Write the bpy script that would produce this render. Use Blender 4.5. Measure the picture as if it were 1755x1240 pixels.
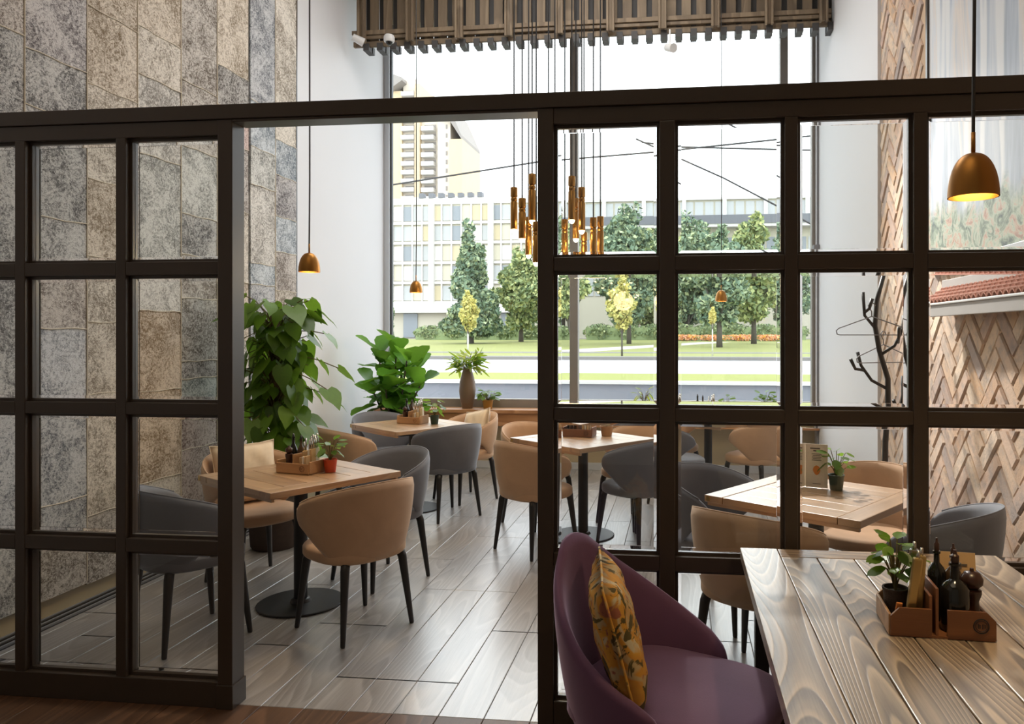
import bpy, bmesh, math, random
from mathutils import Vector, Matrix, Euler
for o in list(bpy.data.objects): bpy.data.objects.remove(o, do_unlink=True)
S = bpy.context.scene
C = S.collection
PI = math.pi
R = math.radians

# ------------------------------------------------------------------ camera, sky, lights, exposure
FPX, CX, HY, EYE = 1300.0, 1015.0, 572.0, 1.55      # focal length, principal point, horizon (pixels), eye height
YAW = math.atan(150.0 / FPX)
cam = bpy.data.cameras.new('camera'); camo = bpy.data.objects.new('camera', cam); C.objects.link(camo)
cam.sensor_width = 36.0; cam.lens = 36.0 * FPX / 1755.0
cam.shift_x = (877.5 - CX) / 1755.0
cam.shift_y = (HY - 620.0) / 1755.0
cam.clip_end = 900; cam.clip_start = 0.05
camo.location = (0, 0, EYE); camo.rotation_euler = (PI / 2, 0, YAW)
S.camera = camo

w = bpy.data.worlds.new('world'); S.world = w; w.use_nodes = True
bg = w.node_tree.nodes['Background']
bg.inputs[0].default_value = (0.90, 0.955, 1.0, 1); bg.inputs[1].default_value = 3.1

def area(name, loc, rot, sx, sy, power, col, portal=False):
    l = bpy.data.lights.new(name, 'AREA'); l.shape = 'RECTANGLE'; l.size = sx; l.size_y = sy
    l.energy = power; l.color = col
    if portal: l.cycles.is_portal = True
    o = bpy.data.objects.new(name, l); C.objects.link(o); o.location = loc; o.rotation_euler = rot
    return o
area('window_portal', (-1.05, 8.72, 2.9), (-PI / 2, 0, 0), 4.9, 4.6, 1, (1, 1, 1), True)
# added fill panels under the ceiling, for the dining room and the camera's room
area('ceiling_fill', (-1.0, 5.6, 5.5), (0, 0, 0), 2.6, 2.6, 80, (1.0, 0.965, 0.92))
area('ceiling_fill', (-1.0, 0.6, 5.5), (0, 0, 0), 2.6, 2.6, 24, (1.0, 0.82, 0.60))

vs = S.view_settings
vs.view_transform = 'Standard'; vs.look = 'None'; vs.gamma = 1.0; vs.use_curve_mapping = False
vs.exposure = 0.35

# ------------------------------------------------------------------ helpers
def ray(x, y):
    u = (x - CX) / FPX; s, c = math.sin(YAW), math.cos(YAW)
    return u * c - s, u * s + c, (HY - y) / FPX
def onY(x, y, Y):
    a = ray(x, y); t = Y / a[1]; return Vector((a[0] * t, Y, EYE + a[2] * t))
def onX(x, y, X):
    a = ray(x, y); t = X / a[0]; return Vector((X, a[1] * t, EYE + a[2] * t))

def tag(o, label=None, cat=None, group=None, kind=None):
    if label: o['label'] = label
    if cat: o['category'] = cat
    if group: o['group'] = group
    if kind: o['kind'] = kind
    return o
def thing(name, label, cat, loc=(0, 0, 0), rz=0, group=None):
    o = bpy.data.objects.new(name, None); o.empty_display_size = 0.1; C.objects.link(o)
    o.location = loc; o.rotation_euler = (0, 0, rz)
    return tag(o, label, cat, group)
def put(name, mesh, parent=None, loc=(0, 0, 0), rot=(0, 0, 0), sc=(1, 1, 1)):
    o = bpy.data.objects.new(name, mesh); C.objects.link(o)
    if parent is not None: o.parent = parent
    o.location = loc; o.rotation_euler = rot; o.scale = sc
    return o
def frame(d, up=Vector((0, 0, 1))):
    d = d.normalized()
    if abs(d.dot(up)) > .98: up = Vector((1, 0, 0))
    a = d.cross(up).normalized(); return a, a.cross(d).normalized()

class MB:
    """collects shapes into one mesh"""
    def __init__(s): s.v = []; s.f = []; s.m = []
    def add(s, vv, ff, mi=0):
        n = len(s.v); s.v += [tuple(p) for p in vv]; s.f += [tuple(i + n for i in q) for q in ff]; s.m += [mi] * len(ff)
        return s
    def box(s, c, sz, rz=0, rx=0, ry=0, mi=0, taper=1.0):
        hx, hy, hz = sz[0] / 2, sz[1] / 2, sz[2] / 2
        m = Euler((rx, ry, rz)).to_matrix()
        vv = []
        for z in (-1, 1):
            k = taper if z < 0 else 1.0
            for x, y in ((-1, -1), (1, -1), (1, 1), (-1, 1)):
                p = m @ Vector((x * hx * k, y * hy * k, z * hz)); vv.append((p.x + c[0], p.y + c[1], p.z + c[2]))
        return s.add(vv, [(3, 2, 1, 0), (4, 5, 6, 7), (0, 1, 5, 4), (1, 2, 6, 5), (2, 3, 7, 6), (3, 0, 4, 7)], mi)
    def bb(s, x0, x1, y0, y1, z0, z1, mi=0):
        return s.box(((x0 + x1) / 2, (y0 + y1) / 2, (z0 + z1) / 2), (x1 - x0, y1 - y0, z1 - z0), mi=mi)
    def tube(s, pts, r, n=8, cap=True, mi=0):
        pts = [Vector(p) for p in pts]; k = len(pts)
        rr = r if isinstance(r, (list, tuple)) else [r] * k
        vv = []; a = None
        for i, p in enumerate(pts):
            d = (pts[min(i + 1, k - 1)] - pts[max(i - 1, 0)])
            if a is None: a, b = frame(d)
            else:
                d.normalize(); a = (a - d * a.dot(d)).normalized(); b = a.cross(d).normalized()
            for j in range(n):
                t = 2 * PI * j / n; vv.append(p + (a * math.cos(t) + b * math.sin(t)) * rr[i])
        ff = []
        for i in range(k - 1):
            for j in range(n):
                q = (j + 1) % n; ff.append((i * n + j, i * n + q, (i + 1) * n + q, (i + 1) * n + j))
        if cap: ff += [tuple(range(n))[::-1], tuple(range((k - 1) * n, k * n))]
        return s.add(vv, ff, mi)
    def lathe(s, prof, n=24, c=(0, 0, 0), cap=True, mi=0):
        vv = []
        for r, z in prof:
            for j in range(n):
                t = 2 * PI * j / n; vv.append((c[0] + r * math.cos(t), c[1] + r * math.sin(t), c[2] + z))
        ff = []
        for i in range(len(prof) - 1):
            for j in range(n):
                q = (j + 1) % n; ff.append((i * n + j, i * n + q, (i + 1) * n + q, (i + 1) * n + j))
        if cap: ff += [tuple(range(n))[::-1], tuple(range((len(prof) - 1) * n, len(prof) * n))]
        return s.add(vv, ff, mi)
    def mesh(s, name, mats, smooth=False, angle=None):
        me = bpy.data.meshes.new(name); me.from_pydata(s.v, [], s.f)
        mats = mats if isinstance(mats, (list, tuple)) else [mats]
        for m in mats: me.materials.append(m)
        if len(mats) > 1:
            for p, mi in zip(me.polygons, s.m): p.material_index = mi
        if smooth:
            for p in me.polygons: p.use_smooth = True
            if angle:
                me.update()
                bm = bmesh.new(); bm.from_mesh(me)
                for e in bm.edges:
                    if len(e.link_faces) == 2 and e.calc_face_angle(0) > angle: e.smooth = False
                bm.to_mesh(me); bm.free()
        me.update(); return me
    def build(s, name, mats, parent=None, loc=(0, 0, 0), rot=(0, 0, 0), smooth=False, angle=None, bevel=0, seg=2):
        o = put(name, s.mesh(name, mats, smooth, angle), parent, loc, rot)
        if bevel:
            b = o.modifiers.new('bevel', 'BEVEL'); b.width = bevel; b.segments = seg; b.limit_method = 'ANGLE'
        return o

# ------------------------------------------------------------------ materials
class NT:
    def __init__(s, name):
        s.m = bpy.data.materials.new(name); s.m.use_nodes = True; s.t = s.m.node_tree
        s.p = s.t.nodes['Principled BSDF']; s.out = s.t.nodes['Material Output']
    def n(s, typ, **kw):
        q = s.t.nodes.new('ShaderNode' + typ)
        for k, v in kw.items():
            if hasattr(q, k): setattr(q, k, v)
            else: q.inputs[k].default_value = v
        return q
    def l(s, a, b): s.t.links.new(a, b)
    def math(s, op, a, b=None, clamp=False):
        q = s.t.nodes.new('ShaderNodeMath'); q.operation = op; q.use_clamp = clamp
        for i, v in enumerate((a, b)):
            if v is None: continue
            if isinstance(v, (int, float)): q.inputs[i].default_value = v
            else: s.l(v, q.inputs[i])
        return q.outputs[0]
    def ramp(s, fac, stops, interp='LINEAR'):
        q = s.t.nodes.new('ShaderNodeValToRGB'); r = q.color_ramp; r.interpolation = interp
        while len(r.elements) > 1: r.elements.remove(r.elements[-1])
        r.elements[0].position = stops[0][0]; r.elements[0].color = (*stops[0][1], 1)
        for p, c in stops[1:]:
            e = r.elements.new(p); e.color = (*c, 1)
        s.l(fac, q.inputs[0]); return q.outputs[0]
    def mix(s, fac, a, b, blend='MIX'):
        q = s.t.nodes.new('ShaderNodeMix'); q.data_type = 'RGBA'; q.blend_type = blend
        for v, i in ((fac, 0), (a, 6), (b, 7)):
            if isinstance(v, (int, float)): q.inputs[i].default_value = v
            elif isinstance(v, tuple): q.inputs[i].default_value = (*v, 1)
            else: s.l(v, q.inputs[i])
        return q.outputs[2]
    def coords(s, scale=(1, 1, 1), rnd=0.0, kind='Object'):
        tc = s.n('TexCoord'); mp = s.n('Mapping'); mp.inputs['Scale'].default_value = scale
        s.l(tc.outputs[kind], mp.inputs['Vector'])
        if rnd:
            oi = s.n('ObjectInfo'); cb = s.n('CombineXYZ')
            v = s.math('MULTIPLY', oi.outputs['Random'], rnd)
            for i in range(3): s.l(v, cb.inputs[i])
            s.l(cb.outputs[0], mp.inputs['Location'])
        return mp.outputs[0]
    def noise(s, vec, scale, detail=3, rough=.5, dist=0, out='Fac'):
        q = s.n('TexNoise'); q.inputs['Scale'].default_value = scale; q.inputs['Detail'].default_value = detail
        q.inputs['Roughness'].default_value = rough; q.inputs['Distortion'].default_value = dist
        s.l(vec, q.inputs['Vector']); return q.outputs[out]
    def bump(s, h, strength=.3, dist=.01):
        b = s.n('Bump'); b.inputs['Strength'].default_value = strength; b.inputs['Distance'].default_value = dist
        s.l(h, b.inputs['Height']); s.l(b.outputs[0], s.p.inputs['Normal'])
    def set(s, rough=None, metal=None, col=None, **kw):
        if rough is not None: s.p.inputs['Roughness'].default_value = rough
        if metal is not None: s.p.inputs['Metallic'].default_value = metal
        if col is not None: s.p.inputs['Base Color'].default_value = (*col, 1)
        for k, v in kw.items(): s.p.inputs[k.replace('_', ' ')].default_value = v
        return s

def srgb(*c):
    return tuple(((v / 255) / 12.92 if v / 255 <= .04045 else ((v / 255 + .055) / 1.055) ** 2.4) for v in c)

def plain(name, col, rough=.5, metal=0, var=.08, scale=8, bump=0, **kw):
    t = NT(name).set(rough, metal, **kw)
    f = t.noise(t.coords(), scale, 3)
    a = tuple(max(0, v * (1 - var)) for v in col); b = tuple(min(1, v * (1 + var)) for v in col)
    t.l(t.mix(f, a, b), t.p.inputs['Base Color'])
    if bump: t.bump(t.noise(t.coords(), scale * 12, 4), bump, .004)
    return t.m

def velvet(name, col, sheen=.5, tint=(1, 1, 1)):
    t = NT(name).set(.75)
    t.p.inputs['Sheen Weight'].default_value = sheen; t.p.inputs['Sheen Roughness'].default_value = .4
    t.p.inputs['Sheen Tint'].default_value = (*tint, 1)
    f = t.noise(t.coords(), 5, 4, .6, .6)
    t.l(t.mix(f, tuple(v * .78 for v in col), tuple(min(1, v * 1.2) for v in col)), t.p.inputs['Base Color'])
    t.bump(t.noise(t.coords(), 240, 2), .12, .002)
    return t.m

def wood(name, dark, light, rings=26, along='Y', rough=.42, rnd=30., hue=.2, across=4.0, stretch=.7, line=.6, fine=.35, bump=.25, spec=.5, coat=0, coat_r=.35, coat_ior=1.5):
    """plain-sawn board: contour lines of a noise stretched along the board, plus fine pores"""
    t = NT(name).set(rough)
    t.p.inputs['Specular IOR Level'].default_value = spec
    t.p.inputs['Coat Weight'].default_value = coat; t.p.inputs['Coat Roughness'].default_value = coat_r; t.p.inputs['Coat IOR'].default_value = coat_ior
    k = {'X': 0, 'Y': 1, 'Z': 2}[along]
    sc = [across] * 3; sc[k] = stretch
    n = t.noise(t.coords(tuple(sc), rnd), 1.0, 1, .35, .25)
    saw = t.math('FRACT', t.math('MULTIPLY', n, rings))
    ringv = t.ramp(saw, [(0, (0, 0, 0)), (.55, (.45, .45, .45)), (.86, (1, 1, 1)), (1, (0, 0, 0))], 'EASE')
    sf = [170] * 3; sf[k] = 5
    fib = t.noise(t.coords(tuple(sf), rnd), 1.0, 3, .65)
    so = [across * 1.3] * 3; so[k] = stretch * 1.2
    soft = t.noise(t.coords(tuple(so), rnd * 1.7), 1.0, 2)
    fac = t.math('ADD', t.math('MULTIPLY', ringv, line), t.math('ADD', t.math('MULTIPLY', t.math('SUBTRACT', fib, .5), fine * 2), t.math('MULTIPLY', soft, 1 - line)), True)
    col = t.mix(fac, dark, light)
    oi = t.n('ObjectInfo')
    sh = t.ramp(oi.outputs['Random'], [(0, (1 - hue,) * 3), (.5, (1 - hue * .4, 1 - hue * .5, 1 - hue * .6)), (1, (1, 1, 1))])
    t.l(t.mix(1.0, col, sh, 'MULTIPLY'), t.p.inputs['Base Color'])
    t.bump(fac, bump, .0015)
    return t.m

M = {}
M['white'] = plain('white_plaster', srgb(219, 219, 222), .75, var=.015, scale=1.2)
M['ceiling'] = plain('ceiling_paint', srgb(205, 205, 205), .8, var=.03)
M['beige_wall'] = plain('beige_plaster', srgb(196, 180, 148), .8, var=.08, scale=3, bump=.1)
M['brown_frame'] = plain('dark_brown_lacquer', srgb(62, 52, 43), .30, var=.12, scale=3)
M['grey_frame'] = plain('grey_window_metal', srgb(138, 132, 126), .45, var=.04)
M['light_frame'] = plain('pale_window_metal', srgb(196, 200, 206), .45, var=.03)
M['floor'] = wood('grey_oak_boards', srgb(132, 127, 124), srgb(192, 188, 186), 16, 'Y', .4, 40, .16, 4.5, .6, .5, .5, .25, .9, 1.0, .30, 2.0)
M['floor_near'] = wood('warm_lit_oak_boards', srgb(82, 58, 42), srgb(126, 92, 68), 14, 'Y', .4, 40, .2)  # browner boards: the near room's warm light put into their colour
M['joint'] = plain('floor_joint', srgb(92, 84, 76), .8)
M['top'] = wood('oak_table_boards', srgb(150, 114, 80), srgb(200, 162, 122), 9, 'X', .4, 25, .12, 4, .7, .4, .5, .2, .7, .8, .3, 1.8)
M['top_end'] = wood('oak_table_end_boards', srgb(150, 114, 80), srgb(200, 162, 122), 9, 'Y', .4, 25, .12, 4, .7, .4, .5, .2, .7, .8, .3, 1.8)
M['top_near'] = wood('brushed_table_boards', srgb(98, 84, 72), srgb(200, 180, 154), 42, 'Y', .4, 55, .16, 4.2, .42, .75, .3, .4, .7, .8, .3, 1.7)
M['top_near_x'] = wood('brushed_table_cross_board', srgb(98, 80, 64), srgb(180, 152, 120), 26, 'X', .27, 55, .12, 4, .45, .6, .3, .3, .7)
M['sill'] = wood('sill_oak', srgb(150, 100, 62), srgb(204, 154, 110), 8, 'X', .4, 20, .1)
M['slat'] = wood('slat_wood', srgb(112, 96, 78), srgb(154, 136, 112), 6, 'Z', .6, 20, .2)
M['slat_dark'] = plain('dark_slat', srgb(70, 68, 68), .6)
M['black'] = plain('black_metal', srgb(34, 34, 36), .42, var=.1)
M['leg'] = plain('black_lacquered_wood', srgb(36, 34, 34), .4, var=.1)
M['tan'] = velvet('tan_velvet', srgb(186, 150, 118), .35, (1, .88, .75))
M['grey'] = velvet('grey_velvet', srgb(104, 105, 112), .5, (.82, .9, 1))
M['purple'] = velvet('plum_velvet', srgb(104, 68, 98), .9, (.9, .7, .95))
M['cream'] = velvet('cream_cushion', srgb(224, 204, 176), .3)
M['brass'] = NT('brushed_brass').set(.3, 1.0, srgb(176, 132, 74)).m
M['brass_satin'] = NT('satin_brass').set(.42, 1.0, srgb(170, 120, 60)).m
M['cord'] = plain('black_cord', srgb(40, 38, 38), .6)
M['terracotta'] = plain('red_pot', srgb(198, 74, 36), .55)
M['greenpot'] = plain('dark_green_pot', srgb(44, 66, 58), .4)
M['basket'] = plain('brown_basket', srgb(70, 56, 48), .8, var=.25, scale=30, bump=.6)
M['ochre_pot'] = plain('ochre_pot', srgb(176, 124, 50), .6)
M['vase'] = plain('brown_stoneware', srgb(116, 92, 72), .5, var=.2, scale=5)
M['soil'] = plain('soil', srgb(52, 40, 32), .95, var=.3, scale=40)
M['stem'] = plain('plant_stem', srgb(104, 92, 52), .7)
M['moss'] = plain('moss_pole', srgb(92, 76, 50), .95, var=.35, scale=30, bump=.8)
M['trunk'] = plain('bark', srgb(84, 78, 72), .9, var=.2)
M['caddy'] = wood('caddy_plywood', srgb(158, 116, 76), srgb(196, 152, 106), 5, 'X', .5, 10, .12)
M['caddy_dark'] = wood('caddy_brown_plywood', srgb(112, 70, 42), srgb(140, 90, 54), 5, 'X', .5, 10, .12)
M['rug_seam'] = plain('seam_yarn', srgb(208, 198, 180), .95, var=.2, scale=60)
M['kraft'] = plain('kraft_paper', srgb(198, 164, 120), .8)
M['paper'] = plain('menu_paper', srgb(226, 216, 200), .7)
M['ink'] = plain('printed_ink', srgb(92, 84, 78), .7)
M['orange_ink'] = plain('orange_print', srgb(214, 132, 62), .7)
M['steel'] = NT('steel').set(.22, 1.0, srgb(190, 186, 180)).m
M['gold_foil'] = NT('gold_packet').set(.3, .9, srgb(196, 168, 110)).m
M['dark_glass'] = plain('dark_bottle_glass', srgb(26, 26, 24), .12)
M['bottle'] = plain('brown_bottle_glass', srgb(70, 52, 34), .15)
M['mill'] = plain('dark_turned_wood', srgb(58, 34, 24), .3)
M['white_plastic'] = plain('white_plastic', srgb(226, 226, 226), .4)
M['stone'] = plain('stone', srgb(130, 130, 134), .6)
M['led'] = None

def emis(name, col, strength):
    t = NT(name); e = t.n('Emission'); e.inputs[0].default_value = (*col, 1); e.inputs[1].default_value = strength
    t.l(e.outputs[0], t.out.inputs['Surface']); return t.m
M['bulb'] = emis('warm_bulb', (1.0, .74, .36), 34)
M['led'] = emis('warm_led', (1.0, .82, .55), 4)

def leafmat(name, a, b, rough=.38, trans=.35):
    t = NT(name).set(rough)
    oi = t.n('ObjectInfo'); f = t.noise(t.coords((1, 1, 1), 5), 14, 2)
    g = t.math('ADD', t.math('MULTIPLY', oi.outputs['Random'], .8), t.math('MULTIPLY', f, .3))
    c = t.mix(g, a, b); t.l(c, t.p.inputs['Base Color'])
    tr = t.n('BsdfTranslucent'); t.l(t.mix(.5, c, (.35, .6, .05)), tr.inputs[0])
    ms = t.n('MixShader'); ms.inputs[0].default_value = trans
    t.l(t.p.outputs[0], ms.inputs[1]); t.l(tr.outputs[0], ms.inputs[2]); t.l(ms.outputs[0], t.out.inputs['Surface'])
    return t.m
M['pothos'] = leafmat('pothos_leaf', srgb(24, 54, 22), srgb(112, 150, 44))
M['fig'] = leafmat('fig_leaf', srgb(30, 74, 30), srgb(104, 166, 56))
M['smallleaf'] = leafmat('small_leaf', srgb(38, 74, 40), srgb(120, 150, 80))
M['yellowleaf'] = leafmat('yellow_green_leaf', srgb(84, 110, 28), srgb(206, 206, 72))

def canopy_mat(name, a, b, c):
    t = NT(name).set(.8)
    isl = t.n('NewGeometry'); f = isl.outputs['Random Per Island']
    t.l(t.ramp(f, [(0, a), (.55, b), (1, c)]), t.p.inputs['Base Color']); return t.m
M['crown_dark'] = canopy_mat('crown_dark', srgb(82, 106, 88), srgb(122, 142, 116), srgb(172, 182, 140))
M['crown_green'] = canopy_mat('crown_green', srgb(100, 120, 88), srgb(148, 162, 110), srgb(198, 200, 138))
M['crown_yellow'] = canopy_mat('crown_yellow', srgb(150, 154, 92), srgb(198, 190, 112), srgb(226, 212, 132))
M['crown_pale'] = canopy_mat('crown_pale', srgb(170, 166, 92), srgb(214, 202, 124), srgb(236, 224, 150))
M['hedge'] = canopy_mat('hedge', srgb(96, 114, 84), srgb(134, 150, 108), srgb(170, 176, 130))
M['flowers'] = canopy_mat('flowers', srgb(226, 160, 130), srgb(236, 190, 150), srgb(240, 170, 60))
M['lawn'] = plain('lawn', srgb(134, 137, 78), .9, var=.14, scale=.25)
M['verge'] = plain('verge', srgb(134, 138, 68), .9, var=.12, scale=.6)
M['road'] = plain('asphalt', srgb(182, 182, 188), .8, var=.04, scale=.4)
M['kerb'] = plain('kerb', srgb(120, 116, 112), .8)
M['path'] = plain('path', srgb(200, 190, 184), .8)
M['parapet'] = plain('concrete', srgb(132, 134, 142), .85, var=.12, scale=1.5)
M['paving'] = plain('terrace_paving', srgb(150, 150, 152), .8)
M['b_wall'] = plain('cream_facade', srgb(192, 186, 168), .8, var=.05, scale=.1)
M['b_white'] = plain('white_facade', srgb(204, 201, 196), .8, var=.03)
M['b_spandrel'] = plain('yellow_spandrel', srgb(190, 178, 148), .7, var=.1, scale=.2)
M['b_glass'] = plain('far_glass', srgb(170, 172, 172), .3, var=.12, scale=.3)
M['b_glass_dark'] = plain('far_dark_glass', srgb(132, 138, 144), .3)
M['b_dark'] = plain('dark_fascia', srgb(104, 106, 112), .6)
M['t_orange'] = plain('apricot_render', srgb(204, 182, 146), .8, var=.03)
M['t_cream'] = plain('pale_render', srgb(200, 190, 174), .8, var=.03)
M['t_grey'] = plain('tower_grey', srgb(140, 134, 128), .8)  # grey of the tower's roofs and windows

# thin clear glass: transparent with an angle-dependent mirror reflection
def thin_glass(name, tint, base=.035):
    t = NT(name); tr = t.n('BsdfTransparent'); tr.inputs[0].default_value = (*tint, 1)
    gl = t.n('BsdfGlossy'); gl.inputs['Roughness'].default_value = 0.0
    lw = t.n('LayerWeight'); lw.inputs[0].default_value = .5
    f = t.math('ADD', t.math('MULTIPLY', t.math('POWER', lw.outputs['Facing'], 4.0), .6), base)
    ms = t.n('MixShader'); t.l(f, ms.inputs[0]); t.l(tr.outputs[0], ms.inputs[1]); t.l(gl.outputs[0], ms.inputs[2])
    t.l(ms.outputs[0], t.out.inputs['Surface']); return t.m
M['glass'] = thin_glass('clear_glass', (.97, .98, .975))
M['window_glass'] = thin_glass('window_glass', (.98, .99, .985), .03)
t = NT('bevel_glass'); g = t.n('BsdfGlass'); g.inputs['IOR'].default_value = 1.5; g.inputs['Roughness'].default_value = 0.0
t.l(g.outputs[0], t.out.inputs['Surface']); M['bevel'] = t.m

# rug patches take their hue from the object's own colour, worn and speckled
t = NT('vintage_rug').set(.95)
oi = t.n('ObjectInfo'); v = t.coords((1, 1, 1), 37)
sp = t.noise(t.coords((1, 1, 1.35), 37), 105, 2, .7, 1.4); mid = t.noise(v, 24, 2, .5, 2.4); big = t.noise(v, 3.2, 3, .6, .9)
thr = t.noise(t.coords((1, 260, 18), 37), 1.0, 2, .5)
vo = t.n('TexVoronoi'); vo.feature = 'SMOOTH_F1'; vo.inputs['Scale'].default_value = 9.0; t.l(v, vo.inputs['Vector'])
orn = t.math('ADD', t.math('MULTIPLY', t.math('SINE', t.math('MULTIPLY', vo.outputs['Distance'], 46.0)), .5), .5)
wear = t.ramp(big, [(.40, (0, 0, 0)), (.62, (1, 1, 1))])
k = t.math('ADD', t.math('MULTIPLY', sp, .80), t.math('ADD', t.math('MULTIPLY', mid, .34), t.math('ADD', t.math('MULTIPLY', wear, .12), t.math('ADD', t.math('MULTIPLY', thr, .10), t.math('MULTIPLY', orn, .07)))))
lo = t.mix(1.0, oi.outputs['Color'], (.34, .33, .33), 'MULTIPLY'); hi = t.mix(.5, oi.outputs['Color'], (.97, .95, .92))
c = t.mix(t.ramp(k, [(.58, (0, 0, 0)), (.80, (1, 1, 1))]), lo, hi)
t.l(c, t.p.inputs['Base Color']); t.bump(sp, .5, .004); M['rug'] = t.m

# bricks: each its own hue
t = NT('reclaimed_brick').set(.9)
oi = t.n('ObjectInfo'); ge = t.n('NewGeometry')
f = t.math('FRACT', t.math('ADD', oi.outputs['Random'], t.math('MULTIPLY', ge.outputs['Random Per Island'], 7.31)))
c = t.ramp(f, [(0, srgb(206, 172, 146)), (.2, srgb(226, 202, 178)), (.4, srgb(210, 180, 160)), (.6, srgb(232, 212, 190)), (.78, srgb(200, 172, 156)), (.9, srgb(176, 162, 156)), (1, srgb(216, 180, 146))])
n1 = t.noise(t.coords((1, 1, 1), 20), 14, 4, .65)
c = t.mix(t.ramp(n1, [(.44, (0, 0, 0)), (.66, (1, 1, 1))]), c, t.mix(.6, c, (.30, .28, .28)))
t.l(c, t.p.inputs['Base Color']); t.bump(t.noise(t.coords((1, 1, 1), 20), 60, 4, .7), .5, .006); M['brick'] = t.m
M['mortar'] = plain('mortar', srgb(206, 180, 154), .95, var=.15, scale=20, bump=.4)
M['tile'] = plain('terracotta_tile', srgb(176, 118, 98), .6, var=.2, scale=9)
M['gutter'] = plain('grey_board', srgb(178, 174, 172), .6, var=.08)

# mural: pale drips over blue grey, a tangle of plants along the foot
t = NT('mural_paint').set(.5)
v = t.coords((1, 3.2, .42)); st = t.noise(v, 1.3, 5, .6, .7); st2 = t.noise(t.coords((1, 7, .35)), 1.0, 2, .5, .3)
c = t.ramp(st, [(.36, srgb(150, 160, 176)), (.47, srgb(178, 188, 204)), (.55, srgb(208, 212, 220)), (.61, srgb(222, 212, 206)), (.72, srgb(176, 188, 204))])
c = t.mix(t.ramp(st2, [(.55, (0, 0, 0)), (.62, (1, 1, 1))]), c, srgb(222, 224, 228))
tc = t.n('TexCoord'); sx = t.n('SeparateXYZ'); t.l(tc.outputs['Object'], sx.inputs[0])
vo = t.n('TexVoronoi'); vo.inputs['Scale'].default_value = 16; t.l(t.noise(tc.outputs['Object'], 6, 2, .5, 0, 'Color'), vo.inputs['Vector'])
hs = t.ramp(t.noise(t.coords((1, 1, 1)), 9, 5, .7, 1.2), [(.34, srgb(70, 84, 86)), (.45, srgb(132, 146, 128)), (.52, srgb(176, 186, 170)), (.58, srgb(186, 158, 140)), (.66, srgb(160, 122, 110)), (.75, srgb(120, 140, 130))])
edge = t.math('ADD', sx.outputs['Z'], t.math('MULTIPLY', t.noise(t.coords((1, 2.5, .6)), 3, 3), -.42))
msk = t.ramp(edge, [(.0, (1, 1, 1)), (.10, (0, 0, 0))])
t.l(t.mix(msk, c, hs), t.p.inputs['Base Color']); M['mural'] = t.m

# floral cushion
t = NT('floral_print').set(.85)
v = t.coords((1, 1, 1)); n1 = t.noise(v, 13, 3, .55, 1.6); n2 = t.noise(v, 7, 2, .5, 2.0)
c = t.ramp(n2, [(.40, srgb(200, 176, 128)), (.47, srgb(214, 152, 60)), (.58, srgb(222, 166, 66)), (.66, srgb(216, 204, 170))])
c = t.mix(t.ramp(n1, [(.55, (0, 0, 0)), (.58, (1, 1, 1))]), c, srgb(96, 84, 44))
c = t.mix(t.ramp(n1, [(.34, (1, 1, 1)), (.38, (0, 0, 0))]), c, srgb(176, 110, 84))
c = t.mix(t.ramp(n1, [(.27, (1, 1, 1)), (.30, (0, 0, 0))]), c, srgb(110, 60, 58))
t.l(c, t.p.inputs['Base Color']); M['floral'] = t.m

# ------------------------------------------------------------------ the room shell
XL, XR, YB, YN, ZC = -3.45, 1.48, 8.6, -3.0, 5.6
YP0, YP1 = 2.94, 3.03                              # partition front and back faces
def struct(o): o['kind'] = 'structure'; return o

fl = struct(MB().bb(XL - .2, XR + .3, YN, YB + .2, -.12, -.006).build('floor', M['joint']))
fl['label'] = 'grey oak plank floor'
rng = random.Random(3)
PW = .19
plank_meshes = {}
def plank_mesh(L, mat):
    key = (round(L, 3), mat.name)
    if key not in plank_meshes:
        g = .0012; b = MB()
        x0, x1, y0, y1, c = -PW / 2 + g, PW / 2 - g, g, L - g, .002
        b.add([(x0, y0, -.01), (x1, y0, -.01), (x1, y1, -.01), (x0, y1, -.01), (x0, y0, -c), (x1, y0, -c), (x1, y1, -c), (x0, y1, -c),
               (x0 + c, y0 + c, 0), (x1 - c, y0 + c, 0), (x1 - c, y1 - c, 0), (x0 + c, y1 - c, 0)],
              [(0, 1, 5, 4), (1, 2, 6, 5), (2, 3, 7, 6), (3, 0, 4, 7), (4, 5, 9, 8), (5, 6, 10, 9), (6, 7, 11, 10), (7, 4, 8, 11), (8, 9, 10, 11)])
        plank_meshes[key] = b.mesh('plank', mat)
    return plank_meshes[key]
x = XL + .10
while x < XR + .1:
    y = YP0 + .03 - rng.choice((0, .3, .6, .9))
    first = True
    while y < YB:
        L = 1.2
        y0 = max(y, YP0 + .045); y1 = min(y + L, YB)
        if y1 - y0 > .05: put('plank', plank_mesh(round((y1 - y0) * 20) / 20 if y1 < YB else y1 - y0, M['floor']), fl, (x, y0, 0))
        y += L
    y = YP0 + .045 - 1.2
    for k in range(1): put('plank', plank_mesh(1.2, M['floor_near']), fl, (x, y, 0))
    x += PW
nf = MB().bb(XL, XR, YN, YP0 + .045 - 1.2, -.01, 0).build('near_boards', M['floor_near'], fl)

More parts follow.
